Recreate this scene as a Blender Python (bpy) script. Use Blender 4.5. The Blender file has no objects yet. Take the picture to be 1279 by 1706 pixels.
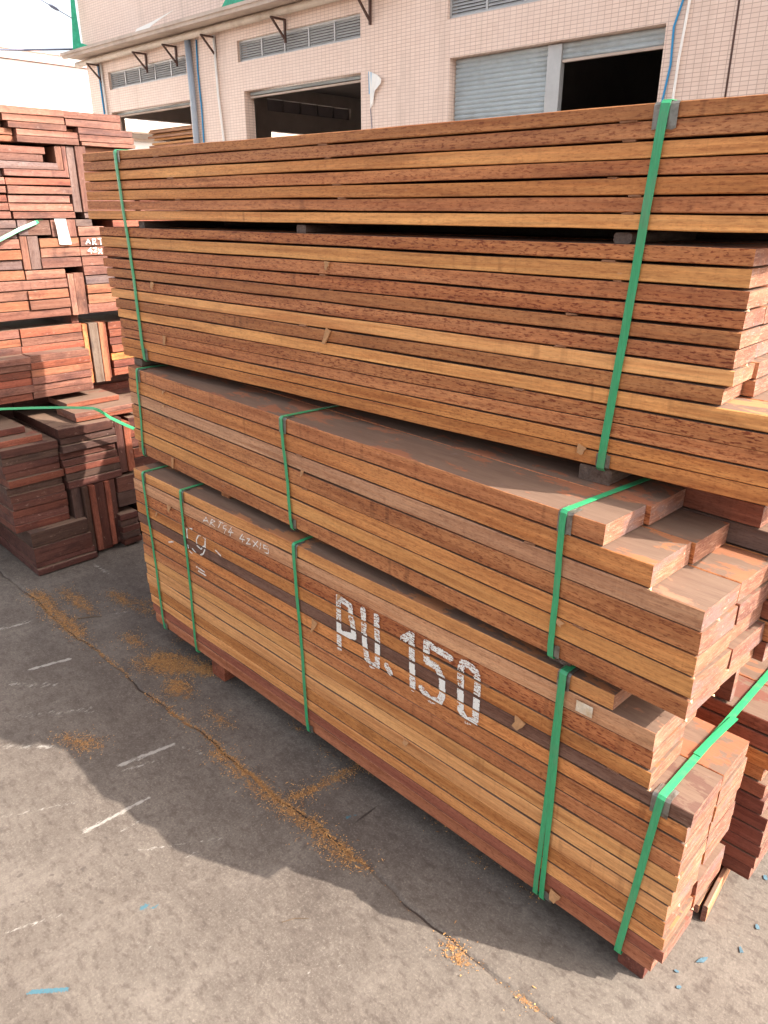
import bpy, bmesh, math, random
import numpy as np
from mathutils import Vector, Matrix
from mathutils import noise as mnoise
R = math.radians
random.seed(11)
scene = bpy.context.scene
COL = scene.collection

# ------------------------------------------------------------------ camera, sky, sun, exposure
F_PX, PITCH, ROLL, YAW, CZ, CY = 1238.9613, 0.38588, 0.0018, 0.7762, 1.6708, 1.2647
cam_data = bpy.data.cameras.new('camera')
cam = bpy.data.objects.new('camera', cam_data)
COL.objects.link(cam)
cam_data.sensor_fit = 'HORIZONTAL'
cam_data.sensor_width = 36.0
cam_data.lens = 36.0 * F_PX / 1279.0
cam_data.clip_start = 0.05
cam_data.clip_end = 1000.0
_f = Vector((-math.sin(YAW), math.cos(YAW), 0)); _r = Vector((math.cos(YAW), math.sin(YAW), 0)); _u = Vector((0, 0, 1))
_F = _f * math.cos(PITCH) - _u * math.sin(PITCH)
_U = _f * math.sin(PITCH) + _u * math.cos(PITCH)
_R2 = _r * math.cos(ROLL) + _U * math.sin(ROLL)
_U2 = -_r * math.sin(ROLL) + _U * math.cos(ROLL)
m = Matrix((_R2, _U2, -_F)).transposed().to_4x4()
m.translation = Vector((0, -CY, CZ))
cam.matrix_world = m
scene.camera = cam

SUN = Vector((1.12, 0.53, 1.0)).normalized()
world = bpy.data.worlds.new('World')
scene.world = world
world.use_nodes = True
wt = world.node_tree
for n in list(wt.nodes): wt.nodes.remove(n)
sky = wt.nodes.new('ShaderNodeTexSky')
sky.sky_type = 'NISHITA'
sky.sun_disc = False
sky.sun_elevation = math.asin(SUN.z)
sky.sun_rotation = math.atan2(SUN.x, SUN.y)
sky.air_density = 1.0
sky.dust_density = 5.0
sky.ozone_density = 0.3
bg = wt.nodes.new('ShaderNodeBackground')
bg.inputs['Strength'].default_value = 0.15
wo = wt.nodes.new('ShaderNodeOutputWorld')
hz = wt.nodes.new('ShaderNodeHueSaturation'); hz.inputs['Saturation'].default_value = 0.4; hz.inputs['Value'].default_value = 1.1   # thin white haze
wt.links.new(sky.outputs[0], hz.inputs['Color'])
wt.links.new(hz.outputs[0], bg.inputs['Color'])
wt.links.new(bg.outputs[0], wo.inputs['Surface'])
sun_d = bpy.data.lights.new('sun', 'SUN')
sun_d.energy = 3.9
sun_d.angle = R(0.5)
sun_d.color = (1.0, 0.93, 0.84)
sun = bpy.data.objects.new('sun', sun_d)
COL.objects.link(sun)
sun.rotation_euler = SUN.to_track_quat('Z', 'Y').to_euler()
sun.location = (5, 5, 12)
scene.view_settings.view_transform = 'Standard'
scene.view_settings.look = 'None'
scene.view_settings.exposure = 1.5
scene.view_settings.gamma = 1.0
scene.view_settings.use_curve_mapping = False
scene.cycles.max_bounces = 8

# ------------------------------------------------------------------ materials
class NT:
    def __init__(self, name):
        self.m = bpy.data.materials.new(name)
        self.m.use_nodes = True
        self.t = self.m.node_tree
        self.b = self.t.nodes['Principled BSDF']
        self.out = self.t.nodes['Material Output']
    def n(self, typ, **kw):
        nd = self.t.nodes.new('ShaderNode' + typ)
        for k, v in kw.items():
            if k.startswith('i_'):
                k = k[2:]
                nd.inputs[int(k) if k.isdigit() else k.replace('_', ' ')].default_value = v
            else: setattr(nd, k, v)
        return nd
    def l(self, a, b): self.t.links.new(a, b)
    def coords(self, scale, rnd=True, typ='Object'):
        tc = self.n('TexCoord')
        src = tc.outputs[typ]
        if rnd:
            oi = self.n('ObjectInfo')
            mu = self.n('Math', operation='MULTIPLY', i_1=37.0)
            self.l(oi.outputs['Random'], mu.inputs[0])
            ad = self.n('VectorMath', operation='ADD')
            self.l(src, ad.inputs[0]); self.l(mu.outputs[0], ad.inputs[1])
            src = ad.outputs[0]
        mp = self.n('Mapping'); mp.inputs['Scale'].default_value = scale
        self.l(src, mp.inputs['Vector'])
        return mp.outputs[0]
    def noise(self, vec, scale=1.0, detail=3.0, rough=0.55, dist=0.0):
        nd = self.n('TexNoise'); nd.inputs['Scale'].default_value = scale
        nd.inputs['Detail'].default_value = detail; nd.inputs['Roughness'].default_value = rough
        nd.inputs['Distortion'].default_value = dist
        self.l(vec, nd.inputs['Vector']); return nd.outputs['Fac']
    def ramp(self, fac, a, b, ca=0.0, cb=1.0):
        mr = self.n('MapRange'); mr.inputs['From Min'].default_value = a; mr.inputs['From Max'].default_value = b
        mr.inputs['To Min'].default_value = ca; mr.inputs['To Max'].default_value = cb
        self.l(fac, mr.inputs['Value']); return mr.outputs[0]
    def math(self, op, a, b=None):
        nd = self.n('Math', operation=op)
        for i, v in ((0, a), (1, b)):
            if v is None: continue
            if hasattr(v, 'links'): self.l(v, nd.inputs[i])
            else: nd.inputs[i].default_value = v
        return nd.outputs[0]
    def mix(self, fac, a, b, typ='MIX'):
        nd = self.n('Mix', data_type='RGBA', blend_type=typ)
        for i, v in ((0, fac), (6, a), (7, b)):
            if hasattr(v, 'links'): self.l(v, nd.inputs[i])
            else: nd.inputs[i].default_value = v if i == 0 else (*v, 1.0) if len(v) == 3 else v
        return nd.outputs[2]
    def bump(self, h, strength=0.4, dist=0.002):
        nd = self.n('Bump'); nd.inputs['Strength'].default_value = strength; nd.inputs['Distance'].default_value = dist
        self.l(h, nd.inputs['Height']); self.l(nd.outputs[0], self.b.inputs['Normal'])
    def base(self, c):
        if hasattr(c, 'links'): self.l(c, self.b.inputs['Base Color'])
        else: self.b.inputs['Base Color'].default_value = (*c, 1)
    def rough(self, v):
        if hasattr(v, 'links'): self.l(v, self.b.inputs['Roughness'])
        else: self.b.inputs['Roughness'].default_value = v

def plain(name, c, rough=0.6, metal=0.0, var=0.12, scale=25.0, bump=0.15, stain=None):
    t = NT(name)
    v = t.coords((1, 1, 1), rnd=True)
    n1 = t.noise(v, scale, 4)
    col = t.mix(1.0, c, t.mix(n1, (1 - 2 * var,) * 3, (1 + 2 * var,) * 3), 'MULTIPLY')
    if stain:
        n2 = t.noise(v, scale * 0.2, 5, 0.65)
        col = t.mix(t.ramp(n2, 0.5, 0.72), col, stain)
    t.base(col); t.rough(rough); t.b.inputs['Metallic'].default_value = metal
    if bump: t.bump(n1, bump, 0.003)
    return t.m

def wood_side(name, weather=0.0):
    """sawn face: grain along local x, tint from the object colour, pore strength from its alpha"""
    t = NT(name)
    oi = t.n('ObjectInfo')
    big = t.noise(t.coords((1.1, 9, 16)), 1.0, 3, 0.5)
    fib = t.noise(t.coords((7, 170, 210)), 1.0, 4, 0.65, 0.15)
    bands = t.noise(t.coords((2.2, 45, 60)), 1.0, 4, 0.6, 0.4)
    pore = t.noise(t.coords((70, 300, 300)), 1.0, 2, 0.55)
    saw = t.noise(t.coords((210, 4, 4)), 1.0, 3, 0.7)
    blot = t.noise(t.coords((5, 14, 18)), 1.0, 4, 0.6)
    c = oi.outputs['Color']
    mott = t.noise(t.coords((38, 150, 190)), 1.0, 4, 0.72, 0.3)
    c = t.mix(t.ramp(big, 0.3, 0.7), c, t.mix(1.0, c, (0.76, 0.68, 0.66), 'MULTIPLY'))
    c = t.mix(t.ramp(bands, 0.42, 0.68), c, t.mix(1.0, c, (0.70, 0.58, 0.52), 'MULTIPLY'))
    c = t.mix(t.ramp(fib, 0.35, 0.7, 0, 0.7), c, t.mix(1.0, c, (1.40, 1.34, 1.22), 'MULTIPLY'))
    al = t.ramp(oi.outputs['Alpha'], 0.1, 0.9, 0.35, 1.0)
    c = t.mix(t.math('MULTIPLY', t.ramp(mott, 0.50, 0.68, 0, 0.8), al), c, t.mix(1.0, c, (0.58, 0.44, 0.40), 'MULTIPLY'))
    c = t.mix(t.math('MULTIPLY', t.ramp(mott, 0.30, 0.44, 0.6, 0), al), c, t.mix(1.0, c, (1.45, 1.42, 1.30), 'MULTIPLY'))
    pf = t.math('MULTIPLY', t.ramp(pore, 0.55, 0.63), oi.outputs['Alpha'])
    c = t.mix(pf, c, t.mix(1.0, c, (0.46, 0.28, 0.24), 'MULTIPLY'))
    c = t.mix(t.ramp(saw, 0.55, 0.75, 0, 0.3), c, t.mix(1.0, c, (0.60, 0.55, 0.52), 'MULTIPLY'))
    c = t.mix(t.ramp(blot, 0.58, 0.70, 0, 0.5), c, t.mix(1.0, c, (0.55, 0.5, 0.48), 'MULTIPLY'))
    knot = t.n('TexVoronoi', feature='F1'); t.l(t.coords((0.9, 14, 14)), knot.inputs['Vector']); knot.inputs['Scale'].default_value = 1.0
    c = t.mix(t.ramp(knot.outputs['Distance'], 0.03, 0.10, 0.7, 0), c, t.mix(1.0, c, (0.40, 0.30, 0.26), 'MULTIPLY'))
    # rare vertical drip / band-saw marks and light scuffs
    drip = t.noise(t.coords((38, 1.5, 2.5)), 1.0, 2, 0.5)
    dz = t.noise(t.coords((1.3, 2, 2)), 1.0, 1, 0.5)
    df = t.math('MULTIPLY', t.ramp(drip, 0.60, 0.70, 0, 0.5), t.ramp(dz, 0.55, 0.66))
    c = t.mix(df, c, t.mix(1.0, c, (0.42, 0.36, 0.36), 'MULTIPLY'))
    sc = t.noise(t.coords((14, 60, 60)), 1.0, 4, 0.7)
    c = t.mix(t.ramp(sc, 0.68, 0.76, 0, 0.35), c, (0.55, 0.40, 0.28))
    if weather:
        w = t.noise(t.coords((6, 16, 16)), 1.0, 5, 0.65)
        w2 = t.noise(t.coords((30, 60, 60)), 1.0, 4, 0.7)
        c = t.mix(t.ramp(w, 0.5, 0.66, 0, weather), c, t.mix(1.0, c, (0.42, 0.42, 0.50), 'MULTIPLY'))
        c = t.mix(t.ramp(w2, 0.62, 0.76, 0, weather*.7), c, (0.42, 0.28, 0.23))
    t.base(c); t.rough(0.62)
    t.b.inputs['Specular IOR Level'].default_value = 0.3
    h = t.math('ADD', t.math('MULTIPLY', fib, 0.6), t.math('MULTIPLY', saw, 0.5))
    t.bump(h, 0.35, 0.0015)
    return t.m

def wood_end():
    t = NT('wood_end_grain')
    oi = t.n('ObjectInfo')
    tc = t.n('TexCoord')
    mp = t.n('Mapping'); mp.inputs['Rotation'].default_value = (R(18), 0, 0); mp.inputs['Scale'].default_value = (40, 22, 210)
    t.l(tc.outputs['Object'], mp.inputs['Vector'])
    saw = t.noise(mp.outputs[0], 1.0, 4, 0.7)
    n1 = t.noise(t.coords((20, 14, 30)), 1.0, 4, 0.6)
    n2 = t.noise(t.coords((9, 7, 16)), 1.0, 5, 0.7)
    n3 = t.noise(t.coords((60, 90, 160)), 1.0, 4, 0.75)
    n4 = t.noise(t.coords((2.5, 5, 9)), 1.0, 3, 0.6)
    c = t.mix(0.80, oi.outputs['Color'], (0.25, 0.102, 0.060))
    c = t.mix(t.ramp(n4, 0.4, 0.62, 0, 0.8), c, t.mix(1.0, c, (0.60, 0.56, 0.60), 'MULTIPLY'))
    c = t.mix(t.ramp(n1, 0.35, 0.65), c, t.mix(1.0, c, (0.66, 0.56, 0.55), 'MULTIPLY'))
    c = t.mix(t.ramp(saw, 0.50, 0.62, 0, 0.55), c, (0.39, 0.215, 0.138))
    c = t.mix(t.ramp(saw, 0.30, 0.44, 0.6, 0), c, (0.13, 0.055, 0.038))
    c = t.mix(t.ramp(n2, 0.50, 0.62, 0, 0.75), c, (0.17, 0.105, 0.092))
    c = t.mix(t.ramp(n3, 0.60, 0.72, 0, 0.7), c, (0.55, 0.40, 0.31))
    t.base(c); t.rough(0.85)
    t.bump(t.math('ADD', saw, n3), 0.7, 0.003)
    return t.m

def wood_top():
    t = NT('wood_top_dusty')
    oi = t.n('ObjectInfo')
    n1 = t.noise(t.coords((4, 9, 9)), 1.0, 6, 0.68, 0.3)
    n2 = t.noise(t.coords((9, 60, 60)), 1.0, 4, 0.6)
    n3 = t.noise(t.coords((30, 40, 40)), 1.0, 4, 0.7)
    fib = t.noise(t.coords((14, 190, 190)), 1.0, 3, 0.6)
    dust = t.mix(n2, (0.105, 0.056, 0.036), (0.21, 0.130, 0.086))
    red = t.mix(1.0, oi.outputs['Color'], (0.62, 0.50, 0.50), 'MULTIPLY')
    c = t.mix(t.ramp(n1, 0.44, 0.465, 0.25, 1), red, dust)
    c = t.mix(t.ramp(n3, 0.62, 0.74, 0, 0.5), c, (0.20, 0.14, 0.12))
    c = t.mix(t.ramp(fib, 0.5, 0.75, 0, 0.4), c, t.mix(1.0, c, (0.7, 0.62, 0.58), 'MULTIPLY'))
    t.base(c); t.rough(0.8)
    t.bump(t.math('ADD', fib, n3), 0.4, 0.0015)
    return t.m

M = {}
M['side'] = wood_side('sawn_wood')
M['aged'] = wood_side('aged_sawn_wood', 0.75)
M['end'] = wood_end()
M['top'] = wood_top()
def strap_mat():
    t = NT('green_strap_plastic')
    n = t.noise(t.coords((300, 300, 40)), 1.0, 3)
    dn = t.noise(t.coords((25, 25, 9)), 1.0, 5, 0.7); lx = t.noise(t.coords((900, 900, 12)), 1.0, 2)
    sc = t.mix(n, (0.018, 0.22, 0.080), (0.045, 0.37, 0.15))
    sc = t.mix(t.ramp(lx, .5, .65, 0, .35), sc, (0.07, 0.45, 0.22))
    t.base(t.mix(t.ramp(dn, 0.52, 0.72, 0, 0.45), sc, (0.16, 0.22, 0.13)))
    t.rough(0.32); t.b.inputs['Specular IOR Level'].default_value = 0.6
    t.bump(n, 0.2, 0.0004)
    return t.m
M['strap'] = strap_mat()
M['clip'] = plain('galvanised_clip', (0.42, 0.39, 0.34), 0.38, 0.55, 0.2, 120, 0.3, (0.2, 0.14, 0.1))
M['chip'] = plain('wood_chip', (0.42, 0.21, 0.09), 0.8, 0, 0.2, 90, 0.4)
M['stick'] = plain('brown_sticker', (0.24, 0.105, 0.05), 0.85, 0, 0.2, 90, 0.3)
M['block'] = wood_side('grey_dunnage', 0.9)
M['paper'] = plain('white_paper', (0.80, 0.80, 0.78), 0.7, 0, 0.05, 40, 0.1)
M['string'] = plain('pale_string', (0.65, 0.45, 0.3), 0.8)
M['plaster'] = plain('grey_paint_plaster', (0.46, 0.41, 0.38), 0.9, 0, 0.12, 3, 0.1, (0.36, 0.31, 0.28))
M['white_wall'] = plain('white_painted_wall', (0.82, 0.79, 0.76), 0.85, 0, 0.03, 2, 0.05)
M['pink_trim'] = plain('pink_trim', (0.62, 0.42, 0.38), 0.8, 0, 0.05, 3, 0.05)
M['cream'] = plain('cream_concrete_trim', (0.50, 0.40, 0.335), 0.85, 0, 0.15, 4, 0.2, (0.32, 0.24, 0.19))
M['pvc'] = plain('beige_plastic_pipe', (0.56, 0.47, 0.39), 0.5, 0, 0.1, 9, 0.05, (0.36, 0.27, 0.2))
M['greypipe'] = plain('blue_grey_pipe', (0.30, 0.35, 0.42), 0.45, 0, 0.08, 6, 0.05, (0.42, 0.44, 0.46))
M['whitepipe'] = plain('white_conduit', (0.80, 0.77, 0.72), 0.5, 0, 0.04, 9, 0.05)
M['bluecable'] = plain('blue_cable', (0.02, 0.24, 0.48), 0.5, 0, 0.1, 9, 0.05)
M['rust'] = plain('rusty_iron', (0.09, 0.045, 0.035), 0.7, 0.2, 0.3, 30, 0.4)
M['darkcable'] = plain('dark_cable', (0.12, 0.13, 0.19), 0.6)
M['green_net'] = plain('green_sheet', (0.02, 0.33, 0.18), 0.6, 0, 0.3, 12, 0.3)
M['shutter'] = plain('blue_grey_shutter', (0.70, 0.76, 0.78), 0.42, 0.0, 0.08, 4, 0.08, (0.42, 0.42, 0.40))
M['slat'] = plain('pale_grey_slat', (0.66, 0.65, 0.64), 0.5, 0.0, 0.06, 8, 0.05)
M['alu'] = plain('dusty_aluminium', (0.42, 0.41, 0.40), 0.45, 0.35, 0.1, 8, 0.1)
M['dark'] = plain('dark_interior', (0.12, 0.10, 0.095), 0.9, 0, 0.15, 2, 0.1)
M['bluebit'] = plain('pale_blue_paint_flake', (0.07, 0.13, 0.165), 0.6, 0, 0.3, 150, 0.2)
M['twig'] = plain('dark_twig', (0.10, 0.065, 0.04), 0.9)
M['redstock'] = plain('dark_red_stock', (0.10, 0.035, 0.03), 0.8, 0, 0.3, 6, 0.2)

def tile_mat():
    t = NT('peach_mosaic_tile')
    tc = t.n('TexCoord'); sp = t.n('SeparateXYZ'); cb = t.n('CombineXYZ')
    t.l(tc.outputs['Object'], sp.inputs[0])
    t.l(t.math('ADD', sp.outputs[0], sp.outputs[1]), cb.inputs[0]); t.l(sp.outputs[2], cb.inputs[1])
    br = t.n('TexBrick'); br.offset = 0.0; br.squash = 1.0
    br.inputs['Scale'].default_value = 1.0
    br.inputs['Brick Width'].default_value = 0.098; br.inputs['Row Height'].default_value = 0.049
    br.inputs['Mortar Size'].default_value = 0.0042; br.inputs['Mortar Smooth'].default_value = 0.1
    br.inputs['Bias'].default_value = 0.0
    br.inputs['Color1'].default_value = (0.72, 0.53, 0.43, 1); br.inputs['Color2'].default_value = (0.77, 0.585, 0.48, 1)
    br.inputs['Mortar'].default_value = (0.46, 0.30, 0.235, 1)
    t.l(cb.outputs[0], br.inputs['Vector'])
    v = t.coords((1, 1, 1), rnd=False)
    n1 = t.noise(v, 0.8, 5, 0.6); n2 = t.noise(t.coords((2.5, 2.5, 0.35), rnd=False), 1.0, 5, 0.65)
    c = t.mix(t.ramp(n1, 0.35, 0.7, 0, 0.35), br.outputs['Color'], (0.72, 0.57, 0.49))
    c = t.mix(t.ramp(n2, 0.54, 0.76, 0, 0.5), c, (0.42, 0.29, 0.22))
    t.base(c); t.rough(0.4)
    t.bump(t.math('SUBTRACT', 1.0, br.outputs['Fac']), 0.3, 0.002)
    return t.m
M['tile'] = tile_mat()

def ground_mat():
    t = NT('worn_concrete')
    a1 = t.n('Attribute', attribute_name='marks'); a2 = t.n('Attribute', attribute_name='marks_two')
    s1 = t.n('SeparateColor'); s2 = t.n('SeparateColor')
    t.l(a1.outputs['Color'], s1.inputs[0]); t.l(a2.outputs['Color'], s2.inputs[0])
    saw, paint, crack = s1.outputs[0], s1.outputs[1], s1.outputs[2]
    oil, blue, dust = s2.outputs[0], s2.outputs[1], s2.outputs[2]
    def nz(s, d=4, r=0.6, sc=(1, 1, 1)): return t.noise(t.coords(sc, rnd=False), s, d, r)
    big = nz(1.3, 6, 0.65); mid = nz(9, 6, 0.7); fine = nz(150, 3, 0.7); grit = nz(420, 2, 0.6); sw = nz(3.0, 5, 0.7, (0.9, 3.5, 1))
    c = t.mix(t.ramp(big, 0.3, 0.7), (0.075, 0.058, 0.048), (0.150, 0.124, 0.104))
    c = t.mix(t.ramp(mid, 0.42, 0.68, 0, 0.65), c, (0.180, 0.152, 0.128))
    c = t.mix(t.ramp(sw, 0.5, 0.7, 0, 0.35), c, (0.085, 0.068, 0.057))
    c = t.mix(t.ramp(fine, 0.36, 0.5, 0.5, 0), c, (0.065, 0.052, 0.044))
    c = t.mix(t.ramp(fine, 0.56, 0.70, 0, 0.55), c, (0.27, 0.235, 0.20))
    c = t.mix(t.ramp(grit, 0.66, 0.74, 0, 0.7), c, (0.36, 0.32, 0.27))
    c = t.mix(t.ramp(grit, 0.28, 0.36, 0.55, 0), c, (0.04, 0.033, 0.03))
    c = t.mix(t.math('MULTIPLY', dust, 0.6), c, (0.185, 0.160, 0.135))
    c = t.mix(t.ramp(nz(60, 5, 0.8), 0.52, 0.68, 0, 0.42), c, (0.24, 0.205, 0.175))
    c = t.mix(t.ramp(nz(28, 5, 0.7, (1.0, 1.6, 1)), 0.50, 0.64, 0, 0.65), c, (0.070, 0.052, 0.043))
    c = t.mix(t.ramp(nz(0.9, 5, 0.75, (1, 1.8, 1)), 0.46, 0.60, 0, 0.55), c, t.mix(1.0, c, (0.70, 0.66, 0.64), 'MULTIPLY'))
    c = t.mix(t.ramp(nz(4.2, 6, 0.8, (1.6, .7, 1)), 0.54, 0.68, 0, 0.5), c, (0.21, 0.18, 0.155))
    sn = nz(46, 6, 0.8); sn2 = nz(240, 3, 0.7)
    sf = t.ramp(t.math('ADD', saw, t.math('MULTIPLY', t.math('SUBTRACT', sn, 0.5), 2.6)), 0.50, 0.68)
    c = t.mix(sf, c, t.mix(sn2, (0.15, 0.065, 0.025), (0.50, 0.27, 0.10)))
    pn = nz(35, 5, 0.75, (2.5, 0.8, 1))
    pf = t.ramp(t.math('ADD', paint, t.math('MULTIPLY', t.math('SUBTRACT', pn, 0.5), 2.2)), 0.5, 0.8, 0, 0.7)
    c = t.mix(pf, c, (0.42, 0.40, 0.37))
    of = t.ramp(t.math('ADD', oil, t.math('SUBTRACT', sn, 0.5)), 0.45, 0.6, 0, 0.75)
    c = t.mix(of, c, (0.07, 0.055, 0.048))
    bf = t.ramp(t.math('ADD', blue, t.math('SUBTRACT', sn2, 0.5)), 0.5, 0.62, 0, 0.85)
    c = t.mix(bf, c, (0.04, 0.14, 0.19))
    cf = t.ramp(t.math('ADD', crack, t.math('MULTIPLY', t.math('SUBTRACT', sn2, 0.5), 0.5)), 0.45, 0.7)
    c = t.mix(cf, c, (0.035, 0.022, 0.016))
    tcg = t.n('TexCoord'); sg = t.n('SeparateXYZ'); t.l(tcg.outputs['Object'], sg.inputs[0])
    c = t.mix(t.ramp(sg.outputs[1], 2.2, 2.5, 0, 0.85), c, (0.46, 0.40, 0.345))   # unseen ground made paler to bounce light onto the warehouse wall
    c = t.mix(1.0, c, (0.90, 0.865, 0.83), 'MULTIPLY')
    t.base(c); t.rough(0.88)
    h = t.math('ADD', t.math('MULTIPLY', fine, 0.6), t.math('MULTIPLY', sf, t.math('MULTIPLY', sn2, 1.6)))
    h = t.math('ADD', h, t.math('MULTIPLY', mid, 0.8))
    t.bump(h, 0.55, 0.004)
    return t.m
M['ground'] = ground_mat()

# ------------------------------------------------------------------ object helpers
def tag(o, label=None, cat=None, group=None, kind=None):
    if label: o['label'] = label
    if cat: o['category'] = cat
    if group: o['group'] = group
    if kind: o['kind'] = kind
    return o
def empty(name, loc, rz=0.0, ry=0.0):
    o = bpy.data.objects.new(name, None); COL.objects.link(o)
    o.location = loc; o.rotation_euler = (0, ry, rz); o.empty_display_size = 0.1
    return o
def link(name, bm, mats, parent=None, loc=(0, 0, 0), rot=(0, 0, 0), color=None, smooth=False):
    me = bpy.data.meshes.new(name); bm.to_mesh(me); bm.free()
    for mm in (mats if isinstance(mats, (list, tuple)) else [mats]): me.materials.append(mm)
    if smooth:
        for p in me.polygons: p.use_smooth = True
    o = bpy.data.objects.new(name, me); COL.objects.link(o)
    o.location = loc; o.rotation_euler = rot
    if parent is not None: o.parent = parent
    if color: o.color = color
    return o
def bbox(bm, x0, x1, y0, y1, z0, z1, mi=0):
    v = [bm.verts.new(p) for p in ((x0,y0,z0),(x1,y0,z0),(x1,y1,z0),(x0,y1,z0),(x0,y0,z1),(x1,y0,z1),(x1,y1,z1),(x0,y1,z1))]
    for f in ((0,3,2,1),(4,5,6,7),(0,1,5,4),(1,2,6,5),(2,3,7,6),(3,0,4,7)):
        fc = bm.faces.new([v[i] for i in f]); fc.material_index = mi
def tube(bm, pts, r, seg=10, closed=False):
    pts = [Vector(p) for p in pts]; rings = []
    for i, p in enumerate(pts):
        d = (pts[min(i+1, len(pts)-1)] - pts[max(i-1, 0)]).normalized()
        a = d.orthogonal().normalized() if i == 0 else (rings_a - d * rings_a.dot(d)).normalized()
        rings_a = a; b = d.cross(a)
        rr = r[i] if isinstance(r, (list, tuple)) else r
        rings.append([bm.verts.new(p + a*math.cos(2*math.pi*k/seg)*rr + b*math.sin(2*math.pi*k/seg)*rr) for k in range(seg)])
    for i in range(len(rings)-1):
        for k in range(seg):
            bm.faces.new((rings[i][k], rings[i][(k+1)%seg], rings[i+1][(k+1)%seg], rings[i+1][k]))
    bm.faces.new(rings[0][::-1]); bm.faces.new(rings[-1])

PAL = {  # tint of the plank itself + pore strength
 'y': (0.68, 0.335, 0.120, 0.3), 'Y': (0.70, 0.370, 0.150, 0.2), 'b': (0.49, 0.210, 0.084, 0.7), 'r': (0.50, 0.200, 0.080, 0.95),
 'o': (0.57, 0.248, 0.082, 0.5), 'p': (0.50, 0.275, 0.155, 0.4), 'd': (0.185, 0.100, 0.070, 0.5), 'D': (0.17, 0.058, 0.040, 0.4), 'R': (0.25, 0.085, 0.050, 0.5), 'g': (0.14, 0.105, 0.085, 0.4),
 's': (0.28, 0.098, 0.058, 0.4), 'S': (0.40, 0.155, 0.080, 0.5),
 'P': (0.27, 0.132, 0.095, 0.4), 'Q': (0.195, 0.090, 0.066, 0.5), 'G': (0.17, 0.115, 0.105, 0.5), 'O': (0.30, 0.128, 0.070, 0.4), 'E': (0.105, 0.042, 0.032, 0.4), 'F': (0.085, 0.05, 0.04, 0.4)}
def pick(k, j=0.10):
    c = PAL[k]; s = 1 + random.uniform(-j, j)
    return (c[0]*s*(1+random.uniform(-.04,.04)), c[1]*s, c[2]*s*(1+random.uniform(-.06,.06)), min(1, c[3]*random.uniform(.8,1.2)))

def plank_bm(L, W, T, seg=10, jit=0.0012, ch=0.0016, top=None, end=1, side=0, skew=0.0):
    """sawn board, long axis x, slightly uneven arrises; ends = slot 1, top = slot 2"""
    bm = bmesh.new(); rings = []; s0 = random.uniform(0, 500)
    for i in range(seg+1):
        x = -L/2 + L*i/seg
        def nj(k, a=jit): return mnoise.noise(Vector((x*3.1 + s0, k*7.7, s0*0.3)))*a*2.2
        y0, y1, z0, z1 = -W/2 + nj(1), W/2 + nj(2), -T/2 + nj(3), T/2 + nj(4)
        c = ch*(0.7 + 0.6*abs(nj(5, 1.0)))
        prof = [(y0+c, z0), (y1-c, z0), (y1, z0+c), (y1, z1-c), (y1-c, z1), (y0+c, z1), (y0, z1-c), (y0, z0+c)]
        ring = []
        for (y, z) in prof:
            xx = x
            if i in (0, seg): xx += mnoise.noise(Vector((s0, y*30, z*60)))*0.0022 + skew*y + (-c*0.4 if i else c*0.4)
            ring.append(bm.verts.new((xx, y, z)))
        rings.append(ring)
    for i in range(seg):
        for k in range(8):
            f = bm.faces.new((rings[i][k], rings[i+1][k], rings[i+1][(k+1)%8], rings[i][(k+1)%8]))
            f.material_index = 2 if (k == 4 and top) else side
    f = bm.faces.new(rings[0]); f.material_index = end
    f = bm.faces.new(rings[-1][::-1]); f.material_index = end
    bmesh.ops.recalc_face_normals(bm, faces=bm.faces)
    return bm
def plank(parent, x0, x1, y0, y1, z0, z1, tone, name='plank', aged=False, seg=10, rot90=False, top=True, endmat=True, jit=0.0012):
    L, W, T = (x1-x0, y1-y0, z1-z0) if not rot90 else (y1-y0, x1-x0, z1-z0)
    bm = plank_bm(L, W, T, seg, jit=jit, end=1 if endmat else 0, top=top, skew=random.uniform(-.02, .02))
    o = link(name, bm, [M['aged'] if aged else M['side'], M['end'], M['top']], parent,
             ((x0+x1)/2, (y0+y1)/2, (z0+z1)/2), (random.uniform(-.003,.003), 0 if rot90 else random.uniform(-.0006,.0006), R(90) if rot90 else 0), color=pick(tone) if isinstance(tone, str) else tone)
    return o

def strap(parent, pts, w=0.0155, name='strap', twist=0.0):
    """flat band through pts [(x, y, z, nx, ny, nz)] ; the band's width runs along wdir = tangent x normal"""
    bm = bmesh.new(); rows = []
    P = [Vector(p[:3]) for p in pts]; N = [Vector(p[3:6]).normalized() for p in pts]
    for i in range(len(P)):
        t = (P[min(i+1, len(P)-1)] - P[max(i-1, 0)]).normalized()
        b = t.cross(N[i]).normalized(); n = b.cross(t).normalized()
        q = P[i]
        rows.append([bm.verts.new(q + b*w/2), bm.verts.new(q + b*w/2 + n*0.0011), bm.verts.new(q + n*0.0015), bm.verts.new(q - b*w/2 + n*0.0011), bm.verts.new(q - b*w/2)])
    for i in range(len(rows)-1):
        for k in range(5):
            bm.faces.new((rows[i][k], rows[i][(k+1)%5], rows[i+1][(k+1)%5], rows[i+1][k]))
    bm.faces.new(rows[0]); bm.faces.new(rows[-1][::-1])
    bmesh.ops.recalc_face_normals(bm, faces=bm.faces)
    return link(name, bm, M['strap'], parent)
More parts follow.
